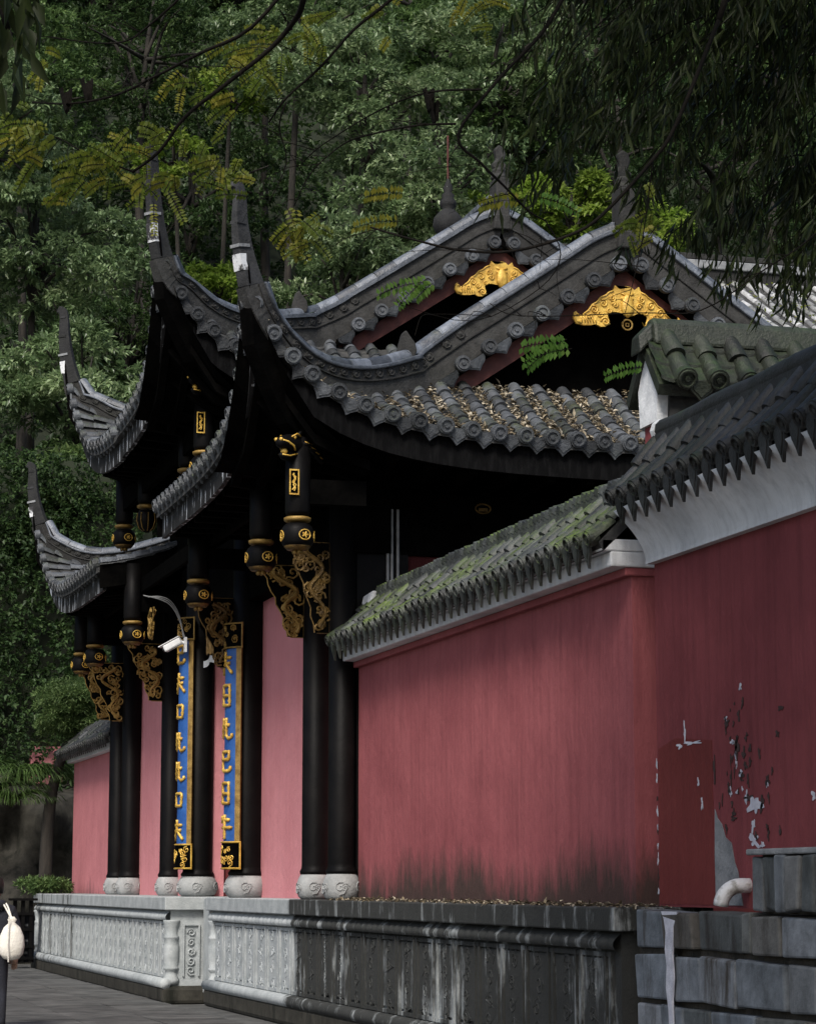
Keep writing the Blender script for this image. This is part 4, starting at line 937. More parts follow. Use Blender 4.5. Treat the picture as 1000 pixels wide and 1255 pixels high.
for i, (c, u, w, h, mt) in enumerate((((6.1, 26.04, 3.62), (-1, 0, 0), .48, .78, 'goldpaint'), ((6.1, 24.86, 3.72), (-1, 0, 0), .42, .95, 'golddim'), ((6.05, 29.62, 3.66), (-1, 0, 0), .52, .85, 'golddim'), ((6.15, 35.2, 3.62), (-1, 0, 0), .52, .82, 'goldpaint'), ((6.1, 38.5, 3.62), (-1, 0, 0), .55, .9, 'goldpaint'), ((6.1, 39.75, 3.62), (-1, 0, 0), .5, .8, 'goldpaint'), ((5.95, 29.0, 5.25), (0, 1, 0), .6, .4, 'golddim'), ((5.62, 33.2, 3.9), (0, -1, 0), .3, .4, 'goldpaint'))):
    bracket(c, u, w, h, mt, i)
# conduit pipes on the side wall
cp = MB()
for dx, z0 in ((0, 3.32), (.045, 3.28), (.11, 3.0)): cp.tube([(6.72+dx, 24.78, 4.1), (6.72+dx, 24.78, z0), (6.74+dx, 24.80, z0-.14)], .016, 6)
cp.build('conduit_pipes', 'grey', None); tag(bpy.data.objects['conduit_pipes'], 'grey conduit pipes running down the dark side wall above the mossy cap', 'pipes')
# ---------------------------------------------------------------- couplet boards
STR = {'kou': [[(.2, .8), (.2, .25)], [(.2, .8), (.78, .8), (.74, .25)], [(.2, .28), (.74, .28)]],
 'si': [[(.25, .85), (.75, .85), (.75, .55), (.25, .55)], [(.25, .85), (.25, .2), (.4, .1), (.8, .12), (.82, .3)]],
 'ren': [[(.2, .72), (.8, .72)], [(.5, .95), (.5, .55), (.2, .1)], [(.5, .55), (.85, .1)], [(.25, .5), (.75, .5)]],
 'er': [[(.4, .9), (.35, .5), (.15, .12)], [(.6, .9), (.6, .2), (.7, .1), (.85, .14), (.86, .3)], [(.25, .62), (.75, .62)]],
 'ri': [[(.25, .9), (.25, .1)], [(.25, .9), (.75, .9), (.75, .1)], [(.25, .5), (.75, .5)], [(.25, .13), (.75, .13)]],
 'niu': [[(.3, .9), (.2, .65)], [(.25, .75), (.8, .75)], [(.1, .45), (.9, .45)], [(.55, .95), (.55, .02)]]}
def couplet(col, chars, ztop, zbot, label):
    x, y, r = COLS[col]; t = thing('couplet_board', (x-.29, y, zbot), label, 'sign board', 'couplet boards on the door columns')
    rb = .285; A = R(48)
    def arc(rad, a): return (x-rad*math.cos(a), y-rad*math.sin(a))      # a=0 faces the street, positive towards -Y
    as_ = np.linspace(-A, A, 15)
    poly = [arc(rb, a) for a in as_] + [arc(rb-.035, a) for a in reversed(as_)]
    MB().prism(poly, (0, 0, zbot), (1, 0, 0), (0, 1, 0), (0, 0, ztop-zbot)).build('blue_board', 'blue', t)
    for a0, a1 in ((A-.005, A+R(13)), (-A-R(13), -A+.005)):
        s_ = np.linspace(a0, a1, 4); poly = [arc(rb+.012, a) for a in s_] + [arc(rb-.04, a) for a in reversed(s_)]
        MB().prism(poly, (0, 0, zbot), (1, 0, 0), (0, 1, 0), (0, 0, ztop-zbot)).build('gold_border', 'goldpaint', t)
    n = len(chars); hh = (ztop-zbot)/n
    for i, ch in enumerate(chars):
        zc = ztop-hh*(i+.5); m = MB(); hs = min(.2, hh*.40)
        for st in STR[ch]:
            pts = []
            for q in resample([(a, b, 0) for a, b in st], .1):
                a = (q.x-.42)*R(84); px, py = arc(rb+.008, a); pts.append((px, py, zc+(q.y-.5)*2*hs))
            if len(pts) > 1: m.tube(pts, [.021+.006*math.sin(3*k) for k in range(len(pts))], 6)
        m.build('character', 'gold', t, True)
    for z0, z1, up in ((zbot-.32, zbot+.02, False), (ztop-.02, ztop+.3, True)):
        A2 = A+R(15); s_ = np.linspace(-A2, A2, 15); poly = [arc(rb+.02, a) for a in s_] + [arc(rb-.03, a) for a in reversed(s_)]
        o = MB().prism(poly, (0, 0, z0), (1, 0, 0), (0, 1, 0), (0, 0, z1-z0)).build('carved_end', 'blackwood', t)
        m = MB(); rs_ = random.Random(int(z0*100)+ord(col))
        for zz in (z0+.012, z1-.012): m.tube([(*arc(rb+.025, a), zz) for a in s_], .011, 5)
        for a in (-A2, A2): m.tube([(*arc(rb+.022, a), z0), (*arc(rb+.022, a), z1)], .012, 5)
        for q in range(18):
            ca, cz = rs_.uniform(-A2*.85, A2*.85), rs_.uniform(z0+.05, z1-.05)
            m.tube([(*arc(rb+.024, ca+u/rb), cz+v) for u, v in spiral((0, 0), rs_.uniform(.03, .055), .006, rs_.uniform(0, 6), 1.4, 9)], .008, 4)
        m.build('gilt_scrolls', 'gold' if not up else 'goldpaint', o)
couplet('D', ['si', 'ren', 'kou', 'er', 'er', 'kou', 'ren'], 3.45, .68, 'blue couplet board with gold characters on the column beside the security camera')
couplet('C', ['ren', 'ri', 'er', 'si', 'ri', 'niu'], 3.05, .66, 'blue couplet board with gold characters on the column next to the broad pink panel')
# security camera with cable
sc = thing('security_camera', (5.95, 33.2, 3.35), 'white bullet security camera fixed beside the blue couplet board', 'camera')
mb = MB(); P0, P1 = Vector((5.86, 33.75, 3.36)), Vector((5.93, 33.35, 3.50)); d_ = (P1-P0).normalized(); s_ = d_.cross(Vector((0, 0, 1))).normalized(); u_ = s_.cross(d_)
P0 = Vector((5.72, 32.6, 3.30)); P1 = Vector((5.93, 32.5, 3.42)); d_ = (P1-P0).normalized(); s_ = d_.cross(Vector((0, 0, 1))).normalized(); u_ = s_.cross(d_)
MB().sweep([P0, P1], [s_]*2, [u_]*2, .1, -.05, .05).build('camera_body', 'white', sc, bev=.02)
MB().sweep([P0-d_*.05, P1], [s_]*2, [u_]*2, .115, .052, .062).build('sun_hood', 'white', sc)
MB().tube([P0-d_*.004, P0-d_*.02], .035, 12).build('lens', 'dark', sc)
MB().tube([P1-d_*.03, P1+Vector((.03, 0, -.03)), Vector((6.0, 32.5, 3.36))], .02, 8).build('mount_arm', 'white', sc)
MB().box(5.97, 6.0, 32.45, 32.55, 3.26, 3.46).build('mount_plate', 'white', sc)
wb = MB()
for k in range(3): wb.tube(catmull([(5.45-.03*k, 32.4, 3.98+.01*k), (5.62, 32.4, 3.99-.02*k), (5.78, 32.45, 3.93-.03*k), (5.9, 32.5, 3.75-.03*k), (5.96+.01*k, 32.5, 3.45)], 5), .008, 5)
o = wb.build('cable_bundle', 'grey', None, True); tag(o, 'pale cable bundle arching out above the security camera', 'cable')
# ---------------------------------------------------------------- foliage
def leaf_mesh(name, base, d, up, L, W, rnd, fold=.25):
    """vectorised two-triangle leaves: base points, directions, rough up vectors, lengths, widths"""
    n = len(base); d = d/np.linalg.norm(d, axis=1, keepdims=True)
    s = np.cross(d, up); s /= (np.linalg.norm(s, axis=1, keepdims=True)+1e-9); nn = np.cross(s, d)
    L = L[:, None]; W = W[:, None]
    V = np.empty((n, 4, 3)); mid = base+d*L*.45
    V[:, 0] = base; V[:, 1] = mid+s*W*.5+nn*W*fold; V[:, 2] = base+d*L-nn*L*.12; V[:, 3] = mid-s*W*.5+nn*W*fold
    me = bpy.data.meshes.new(name); me.vertices.add(n*4); me.vertices.foreach_set('co', V.astype(np.float32).ravel())
    b = (np.arange(n)*4)[:, None]; idx = np.concatenate([b+np.array([[0, 1, 2]]), b+np.array([[0, 2, 3]])], 1).ravel()
    me.loops.add(n*6); me.loops.foreach_set('vertex_index', idx.astype(np.int32))
    me.polygons.add(n*2); me.polygons.foreach_set('loop_start', np.arange(0, n*6, 3).astype(np.int32))
    a = me.attributes.new('rnd', 'FLOAT', 'FACE'); a.data.foreach_set('value', np.repeat(rnd, 2).astype(np.float32))
    me.update(calc_edges=True); return me
def unit(n): v = RNG.normal(size=(n, 3)); return v/np.linalg.norm(v, axis=1, keepdims=True)
def crown_points(lobes, per):
    """twig tips on the upper and outer skin of a set of lobes (c, r)"""
    B, D = [], []
    for c, r in lobes:
        u = unit(per); u[:, 2] = np.where(u[:, 2] < -.25, -u[:, 2]*.6, u[:, 2]); u /= np.linalg.norm(u, axis=1, keepdims=True)
        rad = r*(RNG.uniform(.35, 1, per)**.4); B.append(np.array(c)+u*rad[:, None]*np.array([1.15, 1, .6])); D.append(u)
    return np.concatenate(B), np.concatenate(D)
def leaf_sprays(B, D, k, L, W, droop=.25, spread=.9):
    n = len(B); b = np.repeat(B, k, 0); d = np.repeat(D, k, 0)+unit(n*k)*spread; d[:, 2] -= droop
    b = b+unit(n*k)*L*.35
    up = np.tile(np.array([[0, 0, 1.]]), (n*k, 1))+unit(n*k)*.55
    return b, d, up, RNG.uniform(.65, 1.15, n*k)*L, RNG.uniform(.7, 1.1, n*k)*W
def tree(name, label, c, r, mat, L=.15, W=.065, lobes=26, per=60, k=9, group='trees on the hillside', trunk=True, flat=.9, seed=0, droop=.3):
    c = np.array(c, float); gz = hill_z(c[0], c[1]+.6); t = thing(name, (c[0], c[1]+.6, gz), label, 'tree', group)
    lob = []
    for i in range(lobes):
        u = unit(1)[0]; q = RNG.uniform(.25, 1)**.5; lob.append((c+u*np.array([r, r*.8, r*flat])*q*.9, RNG.uniform(.20, .36)*r))
    B, D = crown_points(lob, per)
    b, d, up, l_, w_ = leaf_sprays(B, D, k, L, W, droop)
    rn = np.clip(np.repeat(np.repeat(RNG.uniform(0, .5, lobes), per), k)+RNG.normal(.22, .16, len(b)), 0, 1)
    o = link('crown', leaf_mesh('crown', b, d, up, l_, w_, rn), mat, t)
    if trunk:
        m = MB(); tr = .035*r+.07; base = Vector((c[0]+RNG.uniform(-.3, .3), c[1]+.6, gz-.2)); mid = Vector(c)+Vector((RNG.uniform(-.4, .4), .3, -r*.35))
        m.tube(catmull([base, base.lerp(mid, .5)+Vector((RNG.uniform(-.3, .3), 0, 0)), mid, Vector(c)+Vector((0, .2, r*.5))], 4), [tr*(1-.8*i/12) for i in range(13)], 8)
        for cc, rr in lob[:14]:
            e_ = Vector(cc); m.tube(catmull([mid+Vector((0, 0, RNG.uniform(-.3, .4)*r)), mid.lerp(e_, .5)+Vector((0, 0, .15*r)), e_], 3), [tr*.4*(1-.13*i) for i in range(7)], 5)
        m.build('trunk', 'bark', t, True)
    return t
TR = [('camphor_tree', 'pale tree crown high behind the forked overhanging branch', (14.6, 63, 23.2), 2.7, 'leaf_a', 28, 62),
 ('camphor_tree', 'pale tree crown low behind the long centre ridge', (16.0, 58.5, 15.4), 2.2, 'leaf_a', 26, 62),
 ('camphor_tree', 'pale tree crown beside the left edge of the bamboo', (20.2, 62, 22.6), 2.6, 'leaf_a', 28, 62),
 ('camphor_tree', 'pale tree crown above the far upper roof horn at the slope edge', (5.4, 57, 18.0), 2.6, 'leaf_a', 28, 62),
 ('camphor_tree', 'pale leafy crown just above the far lower roof horn', (7.6, 54.5, 8.6), 1.9, 'leaf_b', 24, 62),
 ('camphor_tree', 'upper pale green tree behind the tallest roof horn and far horn', (6.9, 58, 15.5), 2.9, 'leaf_a', 30, 62),
 ('camphor_tree', 'lower pale green tree right behind the far upper roof horn', (7.5, 56, 11.4), 2.4, 'leaf_a', 26, 60),
 ('camphor_tree', 'mid green broadleaf tree standing above the pale tree behind the far horn', (6.9, 63, 20.8), 2.9, 'leaf_b', 26, 60),
 ('ivy_tree', 'dark ivy-clad tree beside the far swept roof corner', (5.9, 54, 7.6), 2.3, 'leaf_c', 26, 70),
 ('camphor_tree', 'large pale tree above the gourd finial', (15.7, 60, 20.5), 2.9, 'leaf_a', 32, 62),
 ('camphor_tree', 'pale tree right behind the gourd finial', (17.0, 57.5, 17.4), 2.6, 'leaf_a', 30, 62),
 ('camphor_tree', 'pale tree left of the gourd finial, above the long centre ridge', (14.3, 57, 14.8), 2.2, 'leaf_a', 26, 60),
 ('broadleaf_tree', 'tall mid green tree above the pale tree with the gourd finial', (19.4, 65, 23.9), 3.0, 'leaf_b', 28, 60),
 ('broadleaf_tree', 'mid green tree above the centre roof ridge post', (21.0, 63, 21.2), 2.6, 'leaf_b', 26, 60),
 ('dark_tree', 'dark tree high on the slope above the forked overhanging branch', (12.4, 74, 26.4), 3.9, 'leaf_c', 28, 55),
 ('dark_tree', 'dark tree filling the gap above the two near roof horns', (14.1, 76, 22.5), 3.8, 'leaf_c', 28, 55),
 ('dark_tree', 'dark tree low between the pale tree and the tallest roof horn', (11.7, 72, 16.9), 3.2, 'leaf_c', 26, 55),
 ('dark_tree', 'dark tree just behind the leaf finial on the centre roof hip', (14.6, 70, 16.4), 3.1, 'leaf_c', 26, 55),
 ('dark_tree', 'mid green tree on the upper slope behind the dangling yellow leaves', (16.5, 76, 27.5), 3.4, 'leaf_b', 26, 50),
 ('dark_tree', 'dark tree low behind the far upper roof corner', (10.4, 68, 12.0), 2.8, 'leaf_c', 24, 55),
 ('dark_tree', 'dark tree behind the yellow-green sapling by the ridge posts', (21.5, 72, 19.5), 3.2, 'leaf_c', 24, 55),
 ('dark_tree', 'dark tree behind the left fringe of the bamboo', (26.6, 70, 23.9), 3.8, 'leaf_c', 26, 55),
 ('dark_tree', 'dark tree behind the thick of the bamboo', (31, 72, 23.5), 4.0, 'leaf_c', 26, 55),
 ('dark_tree', 'mid green tree on the skyline behind the bamboo', (34.5, 76, 29.3), 4.4, 'leaf_b', 26, 55),
 ('dark_tree', 'dark tree on the skyline above the bamboo fringe', (28.3, 78, 30.0), 4.2, 'leaf_c', 26, 55),
 ('dark_tree', 'dark tree on the skyline above the pale tree by the far horn', (7.4, 76, 27), 4.0, 'leaf_c', 26, 50),
 ('dark_tree', 'dark tree standing above the ridge of the pale hall roof', (33, 66, 17.5), 3.4, 'leaf_c', 24, 55),
 ('dark_tree', 'dark tree half hidden by the ivy bank', (4.5, 66, 14), 3.2, 'leaf_c', 24, 50),
 ('dark_tree', 'mid green tree on the skyline above the ridge posts', (23, 80, 31), 4.2, 'leaf_b', 24, 50),
 ('sapling', 'small yellow-green sapling between the two ridge posts', (20.7, 58, 17.4), 1.3, 'leaf_y', 14, 45),
 ('sapling', 'small yellow-green sapling glowing between the roof horns', (13.0, 66, 16.6), 1.3, 'leaf_y', 12, 30),
 ('sapling', 'thin yellow-green sapling behind the tallest roof horn', (11.2, 64, 19.8), 1.1, 'leaf_y', 10, 22),
 ('sapling', 'thin yellow-green sapling behind the overhanging branch', (13.4, 66, 22.4), 1.2, 'leaf_y', 10, 24),
 ('sapling', 'yellow-green sapling just right of the centre ridge post', (19.2, 59, 17.9), 1.2, 'leaf_y', 12, 36),
 ('sapling', 'yellow-green sapling right of the nearer ridge post', (23.4, 60, 17.6), 1.3, 'leaf_y', 12, 30)]
for i, (nm, lb, c, r, mt, lo, pe) in enumerate(TR):
    tree(nm, lb, c, r, mt, L=.2 if mt != 'leaf_y' else .2, W=.085 if mt != 'leaf_y' else .11, lobes=lo, per=int(pe*.7) if mt != 'leaf_y' else pe, k=9 if mt != 'leaf_y' else 5, seed=i, flat=.8)
for k in range(16):
    x = 4+2.7*k+RNG.uniform(-.8, .8); y = RNG.uniform(84, 96); z = hill_z(x, y)+RNG.uniform(3.2, 5.5)
    tree('far_tree', 'small tree of the unbroken wood along the top of the slope', (x, y, z), RNG.uniform(3.2, 4.4), ('leaf_b', 'leaf_c', 'leaf_b')[k % 3], L=.24, W=.12, lobes=22, per=42, k=7, group='far wood')
# undergrowth covering the slope
n = 40000; px = RNG.uniform(-2, 48, n); py = 52+RNG.uniform(0, 1, n)**.8*55
pz = np.array([hill_z(a, b) for a, b in zip(px, py)])+RNG.uniform(.1, 2.6, n)*(.5+.5*np.sin(px*1.3)*np.sin(py*.9))
B = np.stack([px, py, pz], 1); D = unit(n); D[:, 2] = abs(D[:, 2])
b, d, up, l_, w_ = leaf_sprays(B, D, 6, .28, .14)
u_ = link('undergrowth', leaf_mesh('undergrowth', b, d, up, l_, w_, RNG.uniform(0, .8, len(b))), 'leaf_c'); u_['kind'] = 'stuff'; tag(u_, 'dark leafy undergrowth covering the wooded slope', 'undergrowth')

# ---------------------------------------------------------------- far hall roof
fh = thing('hall', (20, 47, -1.35), 'temple hall with pale tiled roof seen past the nearer gable', 'building')
ux = lambda f: 46.0-6.5*f
MB().box(14.8, 34, 40.5, 50, -1.35, 9.0).build('hall_wall', 'sidewall', fh)
dk = MB().grid([[(x, 46.4, 12.55), (x, 43.2, 10.75), (x, 39.2, 8.75)] for x in (14.6, 35)], .15).build('hall_roof', 'pan', fh)
MB().grid([[(x, 46.4, 12.55), (x, 50, 10.0)] for x in (14.6, 35)], .15).build('rear_slope', 'pan', dk)
pb = MB(); prev = None
for i in range(46):
    x = 14.75+.31*i; r = [Vector((x, 39.2+7.2*f, 8.85+3.85*(.85*f+.15*f*f))) for f in np.linspace(0, 1, 7)]
    r = r[2:] if True else r
    if i < 27: rowtiles(r, (1, 0, 0), .4, .068, 'tilepale', dk)
    if prev is not None: pans(prev, r, .4, pb, .05)
    prev = r
pb.build('pan_tiles', 'pan', dk, kind='stuff')
for q, (z0, z1, w) in enumerate(((12.5, 12.85, .2), (12.87, 13.05, .26), (13.07, 13.2, .2))):
    MB().box(14.6, 35, 46.4-w, 46.4+w, z0, z1).build('ridge_course', 'ridge' if q != 1 else 'cement', dk, bev=.02)

# ---------------------------------------------------------------- far wall, rock bank, shrub tree, pier
fw_ = thing('far_red_wall', (6.6, 43, 0), 'short pink plaster wall with tiled cap beyond the gate', 'wall')
MB().box(6.4, 6.8, 39.95, 46, .002, 2.40).build('wall_body', 'farwall', fw_)
MB().box(6.27, 6.93, 39.95, 46.05, 2.402, 2.52).build('cornice', 'cornice', fw_, bev=.012)
cap_roof(fw_, 'tiled_cap', 6.08, 6.56, 2.56, 3.02, 39.95, 46.05, .23, 'tiledark', .24, .062, .15, .16, tilt=.12)
rk = MB(); G = []
for z in np.linspace(-1.35, 2.1, 12):
    G.append([(x, 47.6+.35*math.sin(x*2.1+z*3)+.25*math.sin(x*5.3-z*2.2)+.18*(z+1.35), z+(.25*math.sin(x*1.7) if z > 1.8 else 0)) for x in np.linspace(-6, 7.6, 50)])
G.append([(x, 51.5, 2.6+.2*math.sin(x*1.7)) for x in np.linspace(-6, 7.6, 50)])
rk.grid(G).build('rock_bank', 'rock', None, True); struct(bpy.data.objects['rock_bank'])
# ivy over the bank
n = 8000; px = RNG.uniform(-1, 8.6, n); pz = 2.0+RNG.uniform(0, 1, n)*7.5; py = 49.5+(pz-2)*.42+RNG.normal(0, .35, n)
B = np.stack([px, py, pz], 1); D = np.tile(np.array([[0, -1, .25]]), (n, 1))+unit(n)*.5
b, d, up, l_, w_ = leaf_sprays(B, D, 6, .14, .08, .5)
iv = link('ivy_bank', leaf_mesh('ivy', b, d, up, l_, w_, RNG.uniform(0, .75, len(b))), 'leaf_c'); iv['kind'] = 'stuff'; tag(iv, 'dark ivy hanging over the bank beyond the gate', 'ivy')
ib = MB().grid([[(x, 50.0+(z-2)*.42+.6, z) for x in np.linspace(-3, 9, 12)] for z in np.linspace(1.8, 9.5, 8)]).build('bank_face', 'soil'); struct(ib)
st = thing('clipped_tree', (6.0, 46.7, -.1), 'small round fine-leaved tree at the end of the far red wall', 'tree')
MB().tube(catmull([(6.03, 46.75, -1.3), (6.0, 46.7, .5), (6.06, 46.7, 1.7), (6.2, 46.4, 2.5), (6.4, 46.0, 3.2)], 4), [.15, .145, .14, .135, .13, .125, .12, .115, .11, .105, .10, .095, .09, .08, .07, .06, .05], 9).build('trunk', 'bark', st, True)
lob = [(np.array((6.42, 45.8, 3.35))+unit(1)[0]*np.array((.72, .5, .6))*RNG.uniform(.2, 1), RNG.uniform(.25, .42)) for _ in range(44)]
B, D = crown_points(lob, 110); b, d, up, l_, w_ = leaf_sprays(B, D, 6, .085, .022, .1, 1.)
link('crown', leaf_mesh('crown', b, d, up, l_, w_, RNG.uniform(.1, 1, len(b))), 'leaf_b', st)
pr_ = thing('brick_pier', (7.0, 52.5, 2.4), 'red brick gate pier half hidden by ivy and the round tree', 'pier')
MB().box(6.72, 7.16, 52.2, 52.7, 2.2, 5.45).build('pier_shaft', 'brick', pr_, bev=.01)
MB().box(6.66, 7.22, 52.14, 52.76, 5.45, 5.56).build('pier_cap', 'cement', pr_)
for k in range(22): MB().box(6.715, 7.165, 52.192, 52.2, 2.3+.14*k, 2.31+.14*k).build('brick_course', 'mortar', pr_)
pw = MB().box(6.1, 6.75, 50.2, 50.5, 1.2, 2.95).build('pink_wall_stub', 'panel'); tag(pw, 'stub of pink wall glimpsed below the round tree crown', 'wall')
# ferns hanging over the rock
for i, (x, y, z, s_) in enumerate(((5.55, 47.0, 2.0, 1.5), (5.05, 47.0, 1.8, 1.3), (5.95, 47.2, 2.1, 1.2), (4.7, 47.0, 2.1, 1.4), (5.35, 46.9, 1.6, 1.2))):
    f = thing('fern_clump', (x, y, z), 'arching fern clump spilling over the dark rock bank', 'fern', 'ferns on the rock bank')
    n = 110; a = RNG.uniform(0, 6.283, n); m = MB()
    bb, dd, uu, ll, ww = [], [], [], [], []
    for q in range(n):
        dv = np.array((math.cos(a[q])*.7, -abs(math.sin(a[q]))*.7-.1, 1.)); dv /= np.linalg.norm(dv); p = np.array((x, y, z)); Lq = RNG.uniform(.6, 1.1)*s_
        for k in range(6):
            bb.append(p.copy()); dd.append(dv.copy()); uu.append((0, 0, 1)); ll.append(Lq/5.2); ww.append(.03*(1-.12*k)); p = p+dv*Lq/6; dv = dv+np.array((0, -.03, -.36)); dv /= np.linalg.norm(dv)
    link('fronds', leaf_mesh('fern', np.array(bb), np.array(dd), np.array(uu, float)+unit(len(bb))*.2, np.array(ll), np.array(ww), RNG.uniform(0, 1, len(bb))), 'fernleaf', f)
lob = [(np.array((5.75, 44.75, .12))+unit(1)[0]*np.array((.3, .3, .08)), .22) for _ in range(8)]
B, D = crown_points(lob, 60); b, d, up, l_, w_ = leaf_sprays(B, D, 5, .1, .03, .1, 1.)
o = link('low_shrub', leaf_mesh('shrub', b, d, up, l_, w_, RNG.uniform(0, .8, len(b))), 'leaf_b'); tag(o, 'low green shrub growing on the far end of the plinth', 'shrub')
# black lattice gate by the far end
bgt = thing('black_wooden_stand', (4.9, 44, -1.2), 'black wooden slatted stand beside the far end of the plinth', 'stand')
X0 = 4.75
for k, x in enumerate((5.12, 5.26, 5.40)):
    MB().box(x-.03, x+.03, 43.9, 44.0, -1.2, -.12).build('upright', 'black', bgt)
for z in (-1.12, -.92, -.62, -.35): MB().box(5.06, 5.46, 43.88, 44.02, z-.025, z+.025).build('cross_rail', 'black', bgt)
MB().box(5.02, 5.5, 43.8, 44.1, -.12, -.08).build('top_board', 'black', bgt)
MB().box(5.04, 5.48, 44.03, 44.06, -1.2, -.36).build('back_panel', 'cloth', bgt)
for k, (x, z) in enumerate(((5.19, -.82), (5.33, -.82), (5.33, -.55), (5.19, -.52), (5.19, -1.03), (5.33, -1.03))): MB().box(x-.035, x+.035, 44.018, 44.029, z-.02, z+.02).build('pale_tag', 'grey', bgt)

# ---------------------------------------------------------------- leaf litter
B, U = [], []
for r in sr1[3:-3]:
    pass
for a, b_ in zip(sr1, sr1[1:]):
    if a[0].x > 10.5: break
    ln = (a[0]-a[-1]).length
    for q in range(int(150*ln)):
        f = RNG.uniform(0.03, 1); w = RNG.normal(.5, .17); i = min(int(f*7), 6); p = a[i].lerp(a[i+1], f*7-i).lerp(b_[i].lerp(b_[i+1], f*7-i), w)
        B.append((p.x, p.y, p.z+.02+RNG.uniform(0, .025)))
B = np.array(B); n = len(B); D = unit(n); D[:, 2] *= .35; UP = np.tile(np.array([[0, -.5, 1.]]), (n, 1))+unit(n)*.35
o = link('leaf_litter', leaf_mesh('litter', B, D, UP, RNG.uniform(.045, .10, n), RNG.uniform(.02, .04, n), RNG.uniform(0, 1, n)), 'litter'); o['kind'] = 'stuff'; tag(o, 'dry fallen leaves lying between the roof tile rows', 'leaf litter')
n = 900; B = np.stack([RNG.uniform(6.02, 6.38, n), RNG.uniform(15.9, 24.6, n), RNG.uniform(.004, .02, n)], 1); D = unit(n); D[:, 2] *= .3
o = link('fallen_leaves', leaf_mesh('fallen', B, D, np.tile(np.array([[0, 0, 1.]]), (n, 1))+unit(n)*.3, RNG.uniform(.03, .07, n), RNG.uniform(.015, .03, n), RNG.uniform(0, 1, n)), 'litter'); o['kind'] = 'stuff'; tag(o, 'dry fallen leaves along the top of the stone plinth', 'leaf litter')
for (xx, ya, yb, za, zb, n) in ((None, 40, 46, 9, 12.5, 900),):
    f = RNG.uniform(0, 1, n); B = np.stack([RNG.uniform(15, 24, n), 39.3+7*f, 8.93+3.8*f], 1); D = unit(n); D[:, 2] *= .3
    o = link('hall_leaf_litter', leaf_mesh('hl', B, D, np.tile(np.array([[0, -.5, 1.]]), (n, 1))+unit(n)*.3, RNG.uniform(.08, .14, n), RNG.uniform(.04, .07, n), RNG.uniform(0, 1, n)), 'leaf_loc'); o['kind'] = 'stuff'; tag(o, 'yellow leaves scattered over the pale hall roof', 'leaf litter')

# ---------------------------------------------------------------- bamboo hanging over the wall
bb_ = thing('bamboo_clump', (8.2, 12.6, -1.35), 'dark drooping bamboo overhanging the tall red wall', 'bamboo')
B, D, LL = [], [], []
tips = [((5.75, 11.9, 5.4), (4.3, 11.6, 4.6)), ((5.9, 12.2, 5.2), (4.15, 12.1, 4.25)), ((6.2, 12.4, 5.3), (4.7, 12.2, 4.0)), ((6.3, 12.1, 5.0), (5.0, 11.9, 3.85)), ((6.3, 12.5, 4.9), (5.3, 12.3, 3.55)), ((6.4, 12.3, 4.7), (5.55, 12.2, 3.45)),
        ((6.5, 11.9, 4.9), (5.7, 11.8, 3.6)), ((6.4, 12.6, 5.4), (4.5, 12.5, 4.9)), ((6.2, 12.0, 5.5), (4.9, 11.9, 4.7)), ((6.6, 12.6, 5.2), (5.2, 12.6, 4.4)), ((6.5, 12.2, 4.4), (5.75, 12.1, 3.75)), ((6.1, 11.7, 5.3), (4.45, 11.7, 4.2)), ((6.3, 12.0, 5.2), (5.4, 12.0, 4.3)), ((6.5, 12.5, 5.6), (5.6, 12.4, 4.9)), ((6.6, 12.1, 5.4), (5.9, 12.0, 4.5)), ((6.0, 12.3, 5.6), (4.25, 12.2, 5.1)), ((6.55, 12.4, 4.8), (5.85, 12.4, 4.1)), ((5.6, 12.1, 5.5), (3.98, 12.1, 4.75)), ((5.4, 12.0, 5.4), (4.0, 12.0, 4.3)), ((5.5, 12.4, 5.5), (4.1, 12.4, 4.0)), ((6.3, 11.8, 5.6), (5.0, 11.8, 5.0)), ((6.6, 12.3, 5.7), (5.4, 12.3, 5.0)), ((6.5, 12.6, 4.5), (5.0, 12.6, 3.75)), ((6.6, 12.0, 4.3), (5.5, 11.9, 3.5)), ((6.2, 12.7, 5.0), (4.6, 12.6, 4.4))]
cu = MB()
for k, (x, y) in enumerate(((8.2, 12.4), (8.5, 12.9), (8.1, 13.0))):
    cu = MB(); cu.tube(catmull([(x, y, -1.3), (x-.1, y, 2), (x-.4, y-.1, 4.5), (x-1.1, y-.3, 6.2), (x-2.2, y-.4, 6.6)], 5), [.04-.0016*i for i in range(21)], 8); cu.build('culm', 'culm', bb_, True)
for q, (a, e_) in enumerate(tips):
    a, e_ = Vector(a), Vector(e_); m1 = a.lerp(e_, .5)+Vector((0, 0, .18)); root = Vector((7.0+.1*(q % 3), 12.5, 6.0)); C = catmull([root, a, m1, e_], 7)
    tw_ = MB(); tw_.tube(C, [.008-.00025*i for i in range(len(C))], 5); tw_.build('branch', 'twig', bb_, True)
    L_ = resample(C[7:], .055)
    for p in L_:
        for s_ in range(2):
            o = unit(1)[0]*.17; o[2] = -abs(o[2])*.8; tp = np.array(p)+o
            for j in range(6):
                B.append(tp+unit(1)[0]*.04); dv = unit(1)[0]*.45+np.array((-.2, 0, -.85)); D.append(dv); LL.append(RNG.uniform(.09, .19))
B = np.array(B); D = np.array(D); LL = np.array(LL); n = len(B)
link('leaf_sprays', leaf_mesh('bamboo', B, D, unit(n), LL, LL*.13, RNG.uniform(0, 1, n)**1.6, .15), 'leaf_bam', bb_)

